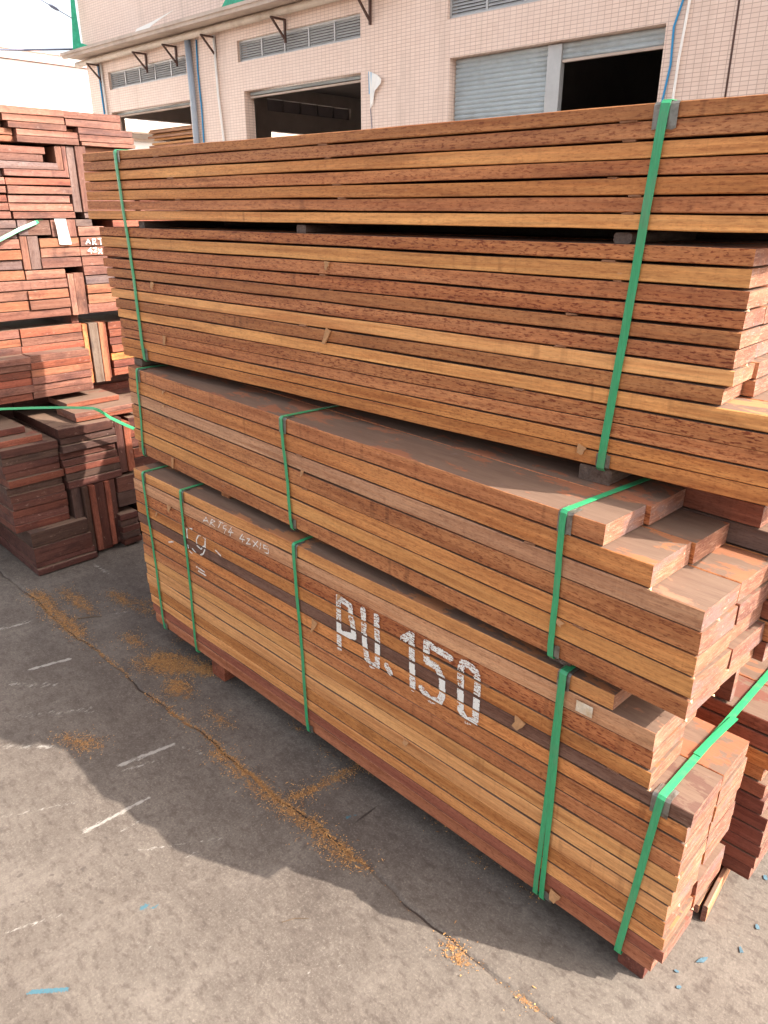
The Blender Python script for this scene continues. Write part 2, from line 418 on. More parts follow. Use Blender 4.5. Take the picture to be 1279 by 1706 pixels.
def face_strap(parent, xt, zt, xb, zb, yback=0.3, y=-0.003, w=0.0155, top=True, bottom=True, xback=None, bow=0.0):
    pts = []; h = 0.0035; xback = xt if xback is None else xback
    if top:
        for k in range(6):
            s = 1-k/6; pts.append((xt + (xback-xt)*s, yback*s + 0.006, zt + h, 0, 0, 1))
    pts.append((xt, y+0.003, zt+h*0.9, 0, -.5, .9)); pts.append((xt, y-0.0015, zt-0.002, 0, -.95, .3))
    n = 12
    for k in range(1, n):
        s = k/n; pts.append((xt + (xb-xt)*s + math.sin(s*math.pi)*bow, y-0.002 - 0.002*math.sin(s*9)*(1 if k % 2 else .4), zt + (zb-zt)*s, 0, -1, 0))
    pts.append((xb, y-0.0015, zb+0.002, 0, -.95, -.3))
    if bottom:
        pts.append((xb, y+0.003, zb-0.004, 0, -.5, -.9)); pts.append((xb, 0.2, zb-0.004, 0, 0, -1))
    return strap(parent, pts, w)
def clip(parent, x, z, up=True, w=0.030, h=0.042, d=0.035, y=-0.0015):
    """thin bent corner guard under the strap"""
    bm = bmesh.new(); t = 0.0012; s = 1 if up else -1; n = 6
    prof = [(y + d, z + s*0.0012), (y + 0.004, z + s*0.0016), (y - 0.0012, z - s*0.004), (y - 0.0016, z - s*h)]
    rows = []
    for i in range(n+1):
        xx = x - w/2 + w*i/n + random.uniform(-.0007, .0007)
        wob = 0.0016*math.sin(i*2.3 + x*40)
        rows.append([bm.verts.new((xx, p[0] - (0.0008 if k > 1 else 0) , p[1] + (wob if k in (0, 3) else 0))) for k, p in enumerate(prof)])
    for i in range(n):
        for k in range(3): bm.faces.new((rows[i][k], rows[i+1][k], rows[i+1][k+1], rows[i][k+1]))
    ext = bmesh.ops.solidify(bm, geom=bm.faces[:], thickness=t)
    bmesh.ops.recalc_face_normals(bm, faces=bm.faces)
    return link('corner_guard', bm, M['clip'], parent)
def sticker(parent, x, z, w=0.028, out=0.0015, t=0.0045, depth=0.25, tone=None, y=0.0):
    bm = bmesh.new(); bbox(bm, -w/2, w/2, 0, depth + out, -t/2, t/2)
    for v in bm.verts:
        if v.co.y < 0.001: v.co += Vector((random.uniform(-.003,.003), random.uniform(-.002,.003), random.uniform(-.0012,.0012)))
    return link('sticker', bm, M['stick'], parent, (x, y - out, z), (0, 0, random.uniform(-.1, .1)))
def splinter(parent, x, z, w=0.018, h=0.035, tilt=0.2, y=-0.002, name='wood_chip'):
    """small shim end poking out of a joint and hanging over the board below"""
    bm = bmesh.new(); n = 4; rows = []; q = random.uniform(.3, .9)
    for i in range(n+1):
        s = i/n; ww = w*(1 - q*s + random.uniform(-.06, .06)); yy = -0.0035 - 0.004*s; o_ = w*.18*s*random.uniform(-1, 1)
        rows.append([bm.verts.new((-ww/2+o_, yy, -h*s)), bm.verts.new((ww/2+o_, yy-.001, -h*s*random.uniform(.92, 1.04))), bm.verts.new((ww/2+o_, yy+.0028, -h*s)), bm.verts.new((-ww/2+o_, yy+.0032, -h*s))])
    for i in range(n):
        for k in range(4): bm.faces.new((rows[i][k], rows[i][(k+1)%4], rows[i+1][(k+1)%4], rows[i+1][k]))
    bm.faces.new(rows[0]); bm.faces.new(rows[-1][::-1]); bmesh.ops.recalc_face_normals(bm, faces=bm.faces)
    return link(name, bm, M['chip'], parent, (x, y, z), (0, tilt, 0))
def block(name, x0, x1, y0, y1, z0, z1, label, tone='g', cat='spacer', group=None, rot=0.0, mat='block'):
    bm = plank_bm(y1-y0, x1-x0, z1-z0, 6, jit=0.0012, ch=0.003, top=None, end=0)
    o = link(name, bm, M[mat], None, ((x0+x1)/2, (y0+y1)/2, (z0+z1)/2), (0, 0, R(90)+rot), color=pick(tone))
    return tag(o, label, cat, group)

# ------------------------------------------------------------------ ground
def sdseg(X, Y, a, b):
    ax, ay = a; bx, by = b; dx, dy = bx-ax, by-ay
    t = np.clip(((X-ax)*dx + (Y-ay)*dy) / (dx*dx+dy*dy+1e-9), 0, 1)
    return np.hypot(X-ax-t*dx, Y-ay-t*dy)
def joint_y(x):  # wandering line of the long slab joint
    return -0.222 - 0.012*np.sin(x*1.7+.4) + 0.006*np.sin(x*9.1) + 0.004*np.sin(x*23.0+1) + 0.0022*np.sin(x*61.0)
def build_ground():
    xs = np.concatenate([[-160, -60, -25, -12, -7], np.arange(-5.2, 0.52, 0.010), [2, 6, 15, 60, 160]])
    ys = np.concatenate([[-160, -60, -20, -6, -2.5], np.arange(-1.3, -0.275, 0.011), np.arange(-0.275, -0.175, 0.004), np.arange(-0.175, 1.0, 0.011), [1.5, 3, 6, 9, 14, 22, 60, 160]])
    X, Y = np.meshgrid(xs, ys, indexing='ij'); nx, ny = X.shape
    saw = np.zeros_like(X); paint = saw.copy(); crack = saw.copy(); oil = saw.copy(); blue = saw.copy(); dust = saw.copy()
    d = np.abs(Y - joint_y(X))
    near = (X > -5.2) & (X < 0.6)
    crack = np.where(near, np.exp(-(d/0.0045)**2) * (0.75 + 0.25*np.sin(X*13)), 0)
    d2 = sdseg(X, Y, (-1.232, -0.21), (-1.262, 0.3)); crack = np.maximum(crack, 0.9*np.exp(-(d2/0.004)**2))
    def blob(F, x, y, rx, ry, a, rot=0.0):
        c, s = math.cos(rot), math.sin(rot); u = (X-x)*c + (Y-y)*s; v = -(X-x)*s + (Y-y)*c
        np.maximum(F, a*np.exp(-(u/rx)**2 - (v/ry)**2), out=F)
    # sawdust lying along the joint
    def along(x0, x1, w, a, off=0.0):
        e = np.clip((X-x0)/0.12, 0, 1)*np.clip((x1-X)/0.12, 0, 1)
        np.maximum(saw, a*e*np.exp(-((Y-joint_y(X)-off)/w)**2), out=saw)
    along(-3.45, -2.72, 0.045, 0.66, 0.014); along(-3.4, -2.3, 0.012, 0.62); along(-2.35, -1.75, 0.018, 0.6)
    along(-1.95, -1.02, 0.016, 0.80, -0.002); along(-1.9, -1.02, 0.042, 0.56, -0.016); along(-0.86, -0.655, 0.030, 0.88, -0.018); along(-0.70, -0.45, 0.012, 0.72, -0.004)
    along(-1.05, -0.85, 0.012, 0.45)
    blob(saw, -3.12, -0.10, 0.22, 0.045, 0.62); blob(saw, -3.0, 0.05, 0.16, 0.05, 0.60); blob(saw, -2.85, 0.09, 0.16, 0.07, 0.5)
    blob(saw, -2.36, -0.07, 0.17, 0.09, 0.80, 0.5); blob(saw, -2.24, 0.0, 0.10, 0.05, 0.82, .3); blob(saw, -2.2, -0.13, 0.10, 0.06, 0.72); blob(saw, -2.62, -0.09, 0.12, 0.05, 0.55)
    blob(saw, -2.16, -0.53, 0.13, 0.05, 0.58, 0.4); blob(saw, -1.93, -0.13, 0.12, 0.04, 0.5)
    d3 = sdseg(X, Y, (-1.45, -0.21), (-1.41, 0.0)); np.maximum(saw, 0.66*np.exp(-(d3/0.022)**2), out=saw)
    d3 = sdseg(X, Y, (-1.42, -0.05), (-1.40, 0.12)); np.maximum(saw, 0.55*np.exp(-(d3/0.03)**2), out=saw)
    for x in np.arange(-2.5, -0.6, 0.16): blob(saw, x, 0.05+0.03*math.sin(x*9), 0.08, 0.03, 0.38)
    # white paint and chalk scrapes
    for a, b, w, k in (((-2.718,-.474),(-2.68,-.336),.011,1.0), ((-1.959,-.489),(-1.928,-.315),.012,.95), ((-1.93,-.50),(-1.90,-.40),.012,.6),
        ((-1.774,-.696),(-1.763,-.502),.012,.85), ((-1.70,-.62),(-1.69,-.55),.010,.6), ((-1.60,-.62),(-1.47,-.43),.006,.65), ((-1.479,-.541),(-1.47,-.428),.007,.55), ((-3.12,-.46),(-3.09,-.33),.022,.62),
        ((-3.43,.13),(-3.29,.135),.02,.6), ((-2.7,-.60),(-2.55,-.45),.03,.5), ((-2.45,-.62),(-2.3,-.42),.03,.48), ((-2.32,-.72),(-2.2,-.60),.02,.6), ((-2.0,-.84),(-1.9,-.66),.012,.5),
        ((-1.60,-.99),(-1.55,-.86),.008,.6), ((-1.42,-.80),(-1.25,-.72),.01,.4), ((-2.9,-.05),(-2.86,.02),.01,.6), ((-0.98,-.52),(-0.94,-.45),.006,.5), ((-1.9,-.30),(-1.82,-.27),.015,.45)):
        np.maximum(paint, k*np.exp(-(sdseg(X, Y, a, b)/w)**2), out=paint)
    # dark drips and a tyre arc
    rr = random.Random(5)
    for k in range(34):
        x = -1.66 + rr.gauss(0, .075); y = -0.80 + rr.gauss(0, .06) + (x+1.66)*0.2; s = rr.uniform(.004, .011); blob(oil, x, y, s*1.2, s, rr.uniform(.6, .95))
    for k in range(8):
        x = -1.57 + k*0.014; blob(oil, x, -0.665 + rr.uniform(-.01, .01), .007, .006, .8)
    for a in np.linspace(0, 1.7, 16):
        blob(oil, -1.28 + 0.17*math.cos(a+.9), -0.93 + 0.13*math.sin(a+.9), .02, .012, .34)
    blob(oil, -2.0, -0.35, .35, .10, .24); blob(oil, -1.0, 0.0, .5, .10, .30); blob(oil, -3.6, 0.3, .4, .2, .35)
    np.maximum(blue, 0.95*np.exp(-(sdseg(X, Y, (-1.402,-1.0), (-1.345,-.935))/.007)**2), out=blue)
    for x, y, s in ((-1.268,-.205,.007), (-1.262,-.10,.006), (-1.27,-.12,.01), (-1.42,-.70,.014), (-1.255,-.02,.006), (-1.40,-.68,.008)): blob(blue, x, y, s, s*1.6, .8)
    blob(dust, -1.2, -0.9, .8, .35, .6); blob(dust, -0.6, -0.35, .4, .25, .75); blob(dust, -2.0, -.8, .5, .2, .5)
    e = np.clip((X+0.9)/.3, 0, 1)*(Y > joint_y(X)+.004)*(Y < .5); np.maximum(dust, .7*e, out=dust)
    Z = -0.007*np.exp(-(d/0.006)**2)*near
    for j in range(6): Z += 0.0016*np.sin(X*(1.1+j*.9)+j)*np.sin(Y*(1.7+j*.7)+2*j)*(np.abs(X) < 6)*(np.abs(Y) < 3)/(1+j)*.6
    Z += saw*0.0025
    me = bpy.data.meshes.new('ground')
    co = np.stack([X, Y, Z - 0.001], -1).reshape(-1, 3).astype(np.float32)
    idx = np.arange(nx*ny).reshape(nx, ny)
    q = np.stack([idx[:-1, :-1], idx[1:, :-1], idx[1:, 1:], idx[:-1, 1:]], -1).reshape(-1, 4)
    me.vertices.add(len(co)); me.vertices.foreach_set('co', co.ravel())
    me.loops.add(q.size); me.loops.foreach_set('vertex_index', q.ravel().astype(np.int32))
    me.polygons.add(len(q)); me.polygons.foreach_set('loop_start', np.arange(0, q.size, 4, dtype=np.int32))
    me.polygons.foreach_set('use_smooth', np.ones(len(q), dtype=bool))
    me.update(calc_edges=True)
    for nm, ch in (('marks', (saw, paint, crack)), ('marks_two', (oil, blue, dust))):
        at = me.color_attributes.new(nm, 'FLOAT_COLOR', 'POINT')
        arr = np.ones((nx*ny, 4), np.float32)
        for k in range(3): arr[:, k] = ch[k].reshape(-1)
        at.data.foreach_set('color', arr.ravel())
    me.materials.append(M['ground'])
    o = bpy.data.objects.new('ground', me); COL.objects.link(o)
    tag(o, 'worn grey brown concrete yard with sawdust filled joints and paint scrapes', kind='structure')
    # loose sawdust flakes, denser where the dust lies
    core = (X > -3.8) & (X < -0.4) & (Y > -0.8) & (Y < 0.2)
    p = np.where(core & (saw > .3), saw**2.1*(0.35+0.65*(np.sin(X*31+np.sin(Y*47)*2)*np.sin(Y*39+np.sin(X*27)*2) > -.1)), 0).reshape(-1)
    area = np.where(np.abs(Y + .225) < .05, .4, 1.0).reshape(-1); p = p*area; p /= p.sum()
    rng = np.random.default_rng(3); pickd = rng.choice(len(p), 12000, p=p)
    pts = co[pickd] + rng.normal(0, .013, (12000, 3))*rng.choice([.4, 1, 2.2], (12000, 1)).astype(np.float32)
    V = []; Fc = []
    for k in range(12000):
        x, y = pts[k, 0], pts[k, 1]; z = co[pickd[k], 2] + 0.0016 + abs(rng.normal(0, .0012))
        L = rng.choice([.0014,.002,.003,.0065], p=[.35,.35,.2,.1])*rng.uniform(.7,1.2); w = rng.uniform(.0008, .0024); a = rng.uniform(0, math.pi); c, s = math.cos(a), math.sin(a); h = rng.uniform(-.0012, .0016)
        b = len(V)
        V += [(x+c*L, y+s*L, z+h), (x-s*w, y+c*w, z), (x-c*L, y-s*L, z+h*.3), (x+s*w, y-c*w, z+.0008), (x, y, z-.001)]
        Fc += [(b, b+1, b+2, b+3), (b, b+4, b+1), (b+2, b+4, b+3)]
    me = bpy.data.meshes.new('sawdust'); me.from_pydata(V, [], Fc)
    t = NT('orange_sawdust'); g = t.n('NewGeometry')
    t.base(t.mix(g.outputs['Random Per Island'], (0.26, 0.11, 0.036), (0.60, 0.33, 0.12))); t.rough(0.9)
    me.materials.append(t.m)
    o = bpy.data.objects.new('sawdust', me); COL.objects.link(o)
    tag(o, 'loose orange sawdust flakes gathered along the concrete joints', 'sawdust', kind='stuff')
build_ground()

# ------------------------------------------------------------------ lumber bundles of the main pile
def bundle(name, yoff, a, tilt, xc, zb, label):
    o = empty(name, (xc, yoff + a*xc, zb + tilt*xc), math.atan(a), -math.atan(tilt))
    tag(o, label, 'lumber bundle', 'strapped lumber bundles of the big front pile'); return o

# --- bottom bundle
ZC = [.724,.681,.632,.584,.538,.497,.452,.405,.361,.316,.271,.225,.178,.138,.101,.055]
TC = 'yproDobbyYYoyDR'
TC = ['y','p','r','o','d','o','b','b','y','Y','Y','o','y','s','S']
xc, zb = -1.48, .055
C = bundle('lumber_bundle', 0, 0, -.0087, xc, zb, 'bottom bundle of brown and yellow planks with white PU.150 stencilled on its side')
ends0 = [-.568,-.472,-.470,-.466,-.371,-.374,-.375,-.375,-.373,-.377,-.379,-.380,-.374,-.369,-.388]
left0 = [-2.600,-2.612,-2.615,-2.610,-2.612,-2.606,-2.604,-2.60,-2.605,-2.598,-2.600,-2.596,-2.590,-2.585,-2.570]
colsC = [(0,.154),(.157,.311),(.415,.565),(.568,.72),(.724,.87)]
for k in range(15):
    gap = (.0040 if k < 8 else .0036) + random.uniform(-.001,.001)
    for j, (y0, y1) in enumerate(colsC):
        e = ends0[k] + (0 if j == 0 else random.uniform(-.012, .008)); l = left0[k] + (0 if j == 0 else random.uniform(-.02, .02))
        if j == 1 and k == 0: e = -.60
        if j == 1 and 1 <= k <= 3: e = -.50
        if j >= 2: e = -.56 if k < 4 else -.340 + random.uniform(-.012, .012)
        if j >= 2 and k in (4, 5): e = -.328
        if j >= 2 and k >= 10: e = -.322 + random.uniform(-.006, .006)
        if j == 1 and k > 3: e = (-.373 if k < 13 else -.47) + random.uniform(-.003, .003)
        if j == 1 and k == 10: e = -.395
        if j == 0 and k in (13,): e += .0
        tone = TC[k] if j == 0 else random.choice('rbboR')
        if j == 2 and k > 3: tone = ['R','R','o','b','R','D'][min(k-4, 5)]
        yj = random.uniform(-.0015, .0015)
        plank(C, l-xc, e-xc, y0+yj, y1+yj, ZC[k+1]-zb+gap, ZC[k]-zb, tone, seg=16 if j == 0 else 6)
# straps and guards
def stz(x, z): return z - zb
for (xt, zt, xb, zb_) in ((-2.527,.724,-2.496,.055), (-2.259,.724,-2.258,.055), (-1.625,.724,-1.587,.055), (-.693,.724,-.697,.055), (-.688,.724,-.677,.055)):
    face_strap(C, xt-xc, zt-zb, xb-xc, zb_-zb, yback=.31, y=-.003 if xt != -.688 else -.0045, w=.0135)
for x in (-2.527, -2.259, -1.625, -.692): clip(C, x-xc + .003, .724-zb, True, w=.032 if x > -1 else .024)
for x in (-2.494, -1.583, -.672): clip(C, x-xc+.006, .055-zb, False, w=.028, h=.03)
# strap over the stepped end, running back to the rear columns
face_strap(C, -.437-xc, .541-zb, -.469-xc, .055-zb, yback=.70, w=.0165)
clip(C, -.437-xc, .541-zb, True, w=.040, h=.045, d=.04)
strap(C, [(-.438-xc+.006*0, .17, .541-zb+.0055, 0,0,1), (-.435-xc, .25, .541-zb+.0065, 0,0,1), (-.428-xc, .36, .541-zb+.008, 0,0,1)], w=.0165, name='strap_tail')
# chips and shims
for x, z, w, h, ti in ((-1.536,.497,.024,.045,.25), (-2.35,.641,.022,.022,.1), (-.788,.545,.03,.03,.3), (-.642,.101,.03,.028,.2), (-1.422,.632,.014,.02,.2), (-2.45,.584,.012,.014,0), (-1.15,.271,.02,.014,.1)):
    splinter(C, x-xc, z-zb, w, h, ti)
for k, x in ((1,-1.2),(2,-1.9),(3,-.9),(5,-1.3),(6,-2.2),(4,-.55)): sticker(C, x-xc, ZC[k]-zb+.002)
# board on edge in the gap behind the step
plank(C, -.62-xc, -.462-xc, .418, .446, .545-zb, .716-zb, 'D', 'edge_board', seg=4)
bm = bmesh.new(); tube(bm, [(-.492-xc+.016*math.cos(a)+.006*a*.1, .41, .655-zb+.014*math.sin(a)-.004*a*.3) for a in np.linspace(0, 5.6, 22)], .0010, 5)
link('string_loop', bm, M['string'], C)
bm = bmesh.new(); bbox(bm, -.652-xc, -.612-xc, -.0034, -.0030, .645-zb, .673-zb)
o = link('paper_label', bm, plain('worn_paper_label', (.66,.55,.42), .8, 0, .2, 120, .1, (.5,.33,.18)), C)

def marking(parent, strokes, name, plane_y, origin, rows, width, strength, cell=.0022, axis='x', seed=1, per_row=None, mat=None):
    """worn brushed or chalked marks: small flakes of paint lying on the boards, none over the joints"""
    ox, oz = origin; bm = bmesh.new()
    for st in strokes:
        for a, b in zip(st[:-1], st[1:]):
            a = Vector(a); b = Vector(b)
    pts = [p for st in strokes for p in st]
    u0, u1 = min(p[0] for p in pts)-width, max(p[0] for p in pts)+width
    w0, w1 = min(p[1] for p in pts)-width, max(p[1] for p in pts)+width
    U, Wd = np.meshgrid(np.arange(u0, u1, cell), np.arange(w0, w1, cell), indexing='ij')
    dd = np.full(U.shape, 9.0)
    for st in strokes:
        for a, b in zip(st[:-1], st[1:]): dd = np.minimum(dd, sdseg(U, Wd, a, b))
    rnd = random.Random(seed)
    for (i, j) in zip(*np.nonzero(dd < width/2)):
        u, w = U[i, j], Wd[i, j]; ok = None
        for r, (za, zb2) in enumerate(rows):
            if za + .0015 < w < zb2 - .0015: ok = r
        if ok is None: continue
        s = strength if per_row is None else per_row.get(ok, strength)
        nv = mnoise.noise(Vector((u*60, w*260, seed)))*.5 + mnoise.noise(Vector((u*420, w*420, seed+3)))*.5
        if nv*1.3 + .5 > s - .10*mnoise.noise(Vector((u*16, w*16, 2.0))) - .05: continue
        h = cell*.56; y = plane_y - .0009 - rnd.random()*.0002
        pp = [(u-h, w-h), (u+h, w-h), (u+h, w+h), (u-h, w+h)]
        if axis == 'x': vs = [bm.verts.new((p[0]-ox, y, p[1]-oz)) for p in pp]
        else: vs = [bm.verts.new((-y, p[0]-ox, p[1]-oz)) for p in pp]
        bm.faces.new(vs)
    return link(name, bm, mat or M['chalk'], parent)
M['chalk'] = plain('white_marking_paint', (.78,.74,.68), .85, 0, .08, 200, .1)
PU = [
 [[(-1.428,.633),(-1.427,.463)], [(-1.428,.633),(-1.379,.625),(-1.374,.581)], [(-1.427,.525),(-1.414,.518),(-1.363,.530),(-1.370,.579)]],
 [[(-1.325,.633),(-1.319,.53),(-1.309,.478),(-1.290,.466),(-1.267,.478),(-1.267,.54),(-1.272,.634)]],
 [[(-1.230,.492),(-1.218,.478)]],
 [[(-1.171,.606),(-1.141,.634),(-1.137,.551),(-1.132,.468)]],
 [[(-1.008,.622),(-1.088,.630),(-1.087,.576),(-1.050,.574),(-1.032,.550),(-1.028,.498),(-1.037,.473),(-1.069,.463),(-1.10,.483)]],
 [[(-.973,.605),(-.970,.539),(-.966,.483),(-.945,.462),(-.918,.474),(-.918,.531),(-.918,.587),(-.924,.617),(-.948,.630),(-.968,.624),(-.973,.605)]]]
rowsC = [(ZC[k+1]+(.0038 if k < 8 else .0034)-.0087*-1.2, ZC[k]-.0087*-1.2) for k in range(15)]
# strokes above were measured in world height; the bundle tilts, so shift by the tilt at that x
tl = [[(u, w) for u, w in st] for g in PU for st in g]
def untilt(st): return [(u, w + .0087*u) for u, w in st]
rowsl = [(ZC[k+1]+(.0038 if k < 8 else .0034), ZC[k]) for k in range(15)]
tlA = [untilt(s) for g in PU[:3] for s in g]; tlB = [untilt(s) for g in PU[3:] for s in g]
marking(C, tlA, 'stencil_letters', -.0022, (xc, zb), rowsl, .0205, .68, cell=.0020, per_row={2: .68, 3: .62, 4: 1.08, 5: .68, 6: .62}, seed=4)
marking(C, tlB, 'stencil_digits', -.0022, (xc, zb), rowsl, .0205, .75, cell=.0020, per_row={2: .66, 3: .70, 4: 1.05, 5: .76, 6: .62}, seed=5)
CH = [[(-2.126,.666),(-2.104,.687),(-2.093,.669)],[(-2.119,.670),(-2.096,.676)],[(-2.085,.664),(-2.069,.690),(-2.050,.688),(-2.077,.674),(-2.055,.667)],[(-2.033,.669),(-2.014,.694)],[(-2.022,.695),(-2.0,.696)],
 [(-1.983,.692),(-1.995,.690),(-2.003,.677),(-1.984,.679),(-1.998,.660)],[(-1.952,.695),(-1.972,.672),(-1.945,.678)],[(-1.953,.685),(-1.964,.662)],[(-1.890,.690),(-1.909,.668),(-1.881,.672)],[(-1.887,.682),(-1.895,.659)],
 [(-1.867,.681),(-1.851,.685),(-1.873,.661),(-1.850,.667)],[(-1.835,.684),(-1.810,.670)],[(-1.808,.691),(-1.835,.663)],[(-1.792,.689),(-1.800,.666)],[(-1.778,.688),(-1.755,.689)],[(-1.776,.688),(-1.779,.676),(-1.753,.680),(-1.756,.664),(-1.775,.662)]]
marking(C, [untilt(s) for s in CH], 'chalk_writing', -.0022, (xc, zb), rowsl, .0032, .80, cell=.0014, seed=7)
BG = [[(-2.246,.602),(-2.205,.612)],[(-2.243,.602),(-2.245,.560)],[(-2.246,.535),(-2.243,.516),(-2.222,.510)],[(-2.166,.599),(-2.183,.577),(-2.182,.554),(-2.159,.548),(-2.129,.572),(-2.122,.599),(-2.142,.606),(-2.166,.599)],
 [(-2.123,.596),(-2.129,.559),(-2.145,.534),(-2.171,.518)],[(-2.216,.530),(-2.192,.520)],[(-2.384,.503),(-2.348,.517)],[(-2.062,.575),(-2.033,.565)],[(-2.20,.463),(-2.15,.46)],[(-2.19,.450),(-2.14,.448)]]
marking(C, [untilt(s) for s in BG], 'chalk_number', -.0022, (xc, zb), rowsl, .0055, .82, cell=.0016, seed=9)

# --- middle bundle
ZB = [1.099,1.051,.999,.951,.901,.853,.803,.756]
TB = ['b','o','p','b','o','y','b']
xcB, zbB = -1.55, .756
aB, tB, yB = -.0437, -.0056, -.0375
B = bundle('lumber_bundle', yB, aB, tB, xcB, zbB, 'middle bundle seven planks high with a dusty stepped end, sandwiched between the other two')
endsB = [-.626,-.520,-.411,-.408,-.409,-.406,-.409]
leftB = [-2.700,-2.712,-2.706,-2.708,-2.704,-2.712,-2.690]
colsB = [(0,.156),(.159,.315),(.319,.475),(.479,.635),(.639,.795),(.80,.95)]
for k in range(7):
    for j, (y0, y1) in enumerate(colsB):
        e, l = endsB[k] + random.uniform(-.006,.006)*(j > 0), leftB[k] + random.uniform(-.015,.015)*(j > 0)
        if j >= 2: e = [-.455,-.30,-.30,-.34,-.36,-.37,-.38][k]
        if j >= 3: e = -.37 + random.uniform(-.03,.02)
        if k == 0 and j == 1: e = -.618
        if k == 1 and j == 1: e = -.512
        if k == 6 and j > 1: e = -.39
        tone = TB[k] if j == 0 else random.choice('brRo')
        if j == 2: tone = ['R','g','o','b','R','b','R'][k]
        gap = (.0036 if k < 6 else .0018) + random.uniform(-.0008,.001)
        plank(B, l-xcB, e-xcB, y0, y1, ZB[k+1]-zbB+gap, ZB[k]-zbB + (.004 if (j == 2 and k == 0) else 0), tone, seg=16 if j == 0 else 6)
for (xt, xb) in ((-2.618,-2.645), (-1.697,-1.667), (-.721,-.717)):
    face_strap(B, xt-xcB, 1.099-zbB, xb-xcB, .756-zbB, yback=.5, w=.0150 if xt > -1 else .0135, xback=xt-xcB+.03)
    clip(B, xt-xcB+.004, 1.099-zbB, True, w=.034, h=.046)
    clip(B, xb-xcB+.006, .756-zbB, False, w=.030, h=.034)
for x, z, w, h, ti in ((-1.603,.960,.012,.018,.1), (-2.405,.803,.018,.04,0), (-2.42,1.05,.014,.008,0), (-2.43,.999,.014,.008,0), (-.70,.853,.02,.01,.2)): splinter(B, x-xcB, z-zbB, w, h, ti)
for k, x in ((1,-2.43),(2,-1.62),(3,-2.4),(4,-1.6),(2,-.8),(5,-.66)): sticker(B, x-xcB, ZB[k]-zbB+.002)

# --- top bundle (two lifts strapped together)
Z1 = [1.606,1.572,1.534,1.497,1.460,1.425,1.389,1.353,1.316,1.280,1.245,1.210,1.175,1.140]
Z2 = [1.852,1.822,1.790,1.758,1.726,1.693,1.661,1.629]
T1 = ['r','y','r','r','b','r','Y','b','y','r','b','o','o']
T2 = ['b','b','y','b','o','b','y']
xcA, zbA = -1.65, 1.140
aA, tA, yA = .0413, -.0019, .219
A = bundle('lumber_bundle', yA, aA, tA, xcA, zbA, 'topmost tall bundle of many thin planks in two lifts, held by two long green straps')
l1 = [-2.826,-2.822,-2.826,-2.830,-2.812,-2.806,-2.802,-2.778,-2.772,-2.762,-2.764,-2.770,-2.766]
for k in range(13):
    for j in range(4):
        y0 = j*.118
        e = (-.505 if k < 8 else -.335) + random.uniform(-.004,.004) if j == 0 else (-.508 + random.uniform(-.012,.012) if k < 8 else -.335 + random.uniform(-.01,.01))
        if j == 0: e += [.0,-.002,.0,.0,-.006,-.004,-.006,-.014,0,0,0,0,0][k]
        if j >= 1 and k == 7: e = -.50
        l = l1[k] + (random.uniform(-.02,.02) if j else 0)
        gap = (.0046 if k < 9 else .0028) + random.uniform(-.001,.001)
        plank(A, l-xcA, e-xcA, y0, y0+.115, Z1[k+1]-zbA+gap, Z1[k]-zbA, T1[k] if j == 0 else random.choice('brRop'), seg=16 if j == 0 else 5)
for k in range(7):
    for j in range(4):
        y0 = j*.118
        plank(A, -2.880 - .003*k + random.uniform(-.01,.01)*(j > 0) - xcA, -.43 + random.uniform(-.004,.004) - xcA, y0, y0+.115, Z2[k+1]-zbA+.0040, Z2[k]-zbA, T2[k] if j == 0 else random.choice('brRo'), seg=16 if j == 0 else 5)
for x in (-2.56, -1.73, -.772):
    bm = plank_bm(.34, .038, Z2[7]-Z1[0]-.001, 4, ch=.003, top=None, end=0)
    link('lift_spacer', bm, M['block'], A, (x-xcA, .185, (Z2[7]+Z1[0])/2-zbA), (0, 0, R(90)), color=pick('g'))
plank(A, -2.86-xcA, -.52-xcA, .474, .494, Z1[0]-zbA, Z2[1]-zbA, 'g', 'blocking_board', seg=3)  # added backing board, keeps sky light out of the upper plank gaps
plank(A, -2.86-xcA, -.52-xcA, .40, .44, Z1[0]-zbA, Z2[7]-zbA+.003, 'g', 'blocking_batten', seg=3)  # lengthwise batten added to block light through the slot between lifts
face_strap(A, -2.645-xcA, 1.852-zbA, -2.610-xcA, 1.140-zbA, yback=.33, w=.0175, xback=-2.63-xcA, bow=.004)
face_strap(A, -.709-xcA, 1.852-zbA, -.752-xcA, 1.140-zbA, yback=.33, w=.0180, xback=-.70-xcA)
clip(A, -.708-xcA, 1.852-zbA, True, w=.046, h=.045); clip(A, -2.636-xcA, 1.852-zbA, True, w=.034, h=.036)
clip(A, -.748-xcA, 1.140-zbA, False, w=.034, h=.034); clip(A, -2.603-xcA, 1.140-zbA, False, w=.034, h=.045)
for k, x in ((1,-.78),(2,-.775),(4,-.80),(5,-.75),(6,-.76),(1,-1.62),(2,-1.60),(4,-1.57),(5,-1.55),(1,-2.40),(3,-2.33),(5,-2.30)):
    sticker(A, x-xcA, Z2[k]-zbA+.002, w=random.uniform(.018,.034), out=.001)
for k, x in ((1,-.79),(2,-.765),(4,-.86),(6,-.88),(9,-.98),(3,-1.63),(4,-1.60),(7,-1.72),(9,-1.66),(1,-2.5),(2,-2.49),(7,-2.43)):
    sticker(A, x-xcA, Z1[k]-zbA+.0025, w=random.uniform(.018,.032), out=.001)
for x, z, w, h, ti in ((-1.608,1.537,.020,.022,.1), (-2.497,1.428,.020,.022,.25), (-1.609,1.355,.020,.046,.35), (-2.458,1.246,.018,.03,.1), (-.80,1.182,.022,.018,.3)): splinter(A, x-xcA, z-zbA, w, h, ti)

# a short bundle lying just outside the picture's right edge on top of nothing else: none needed

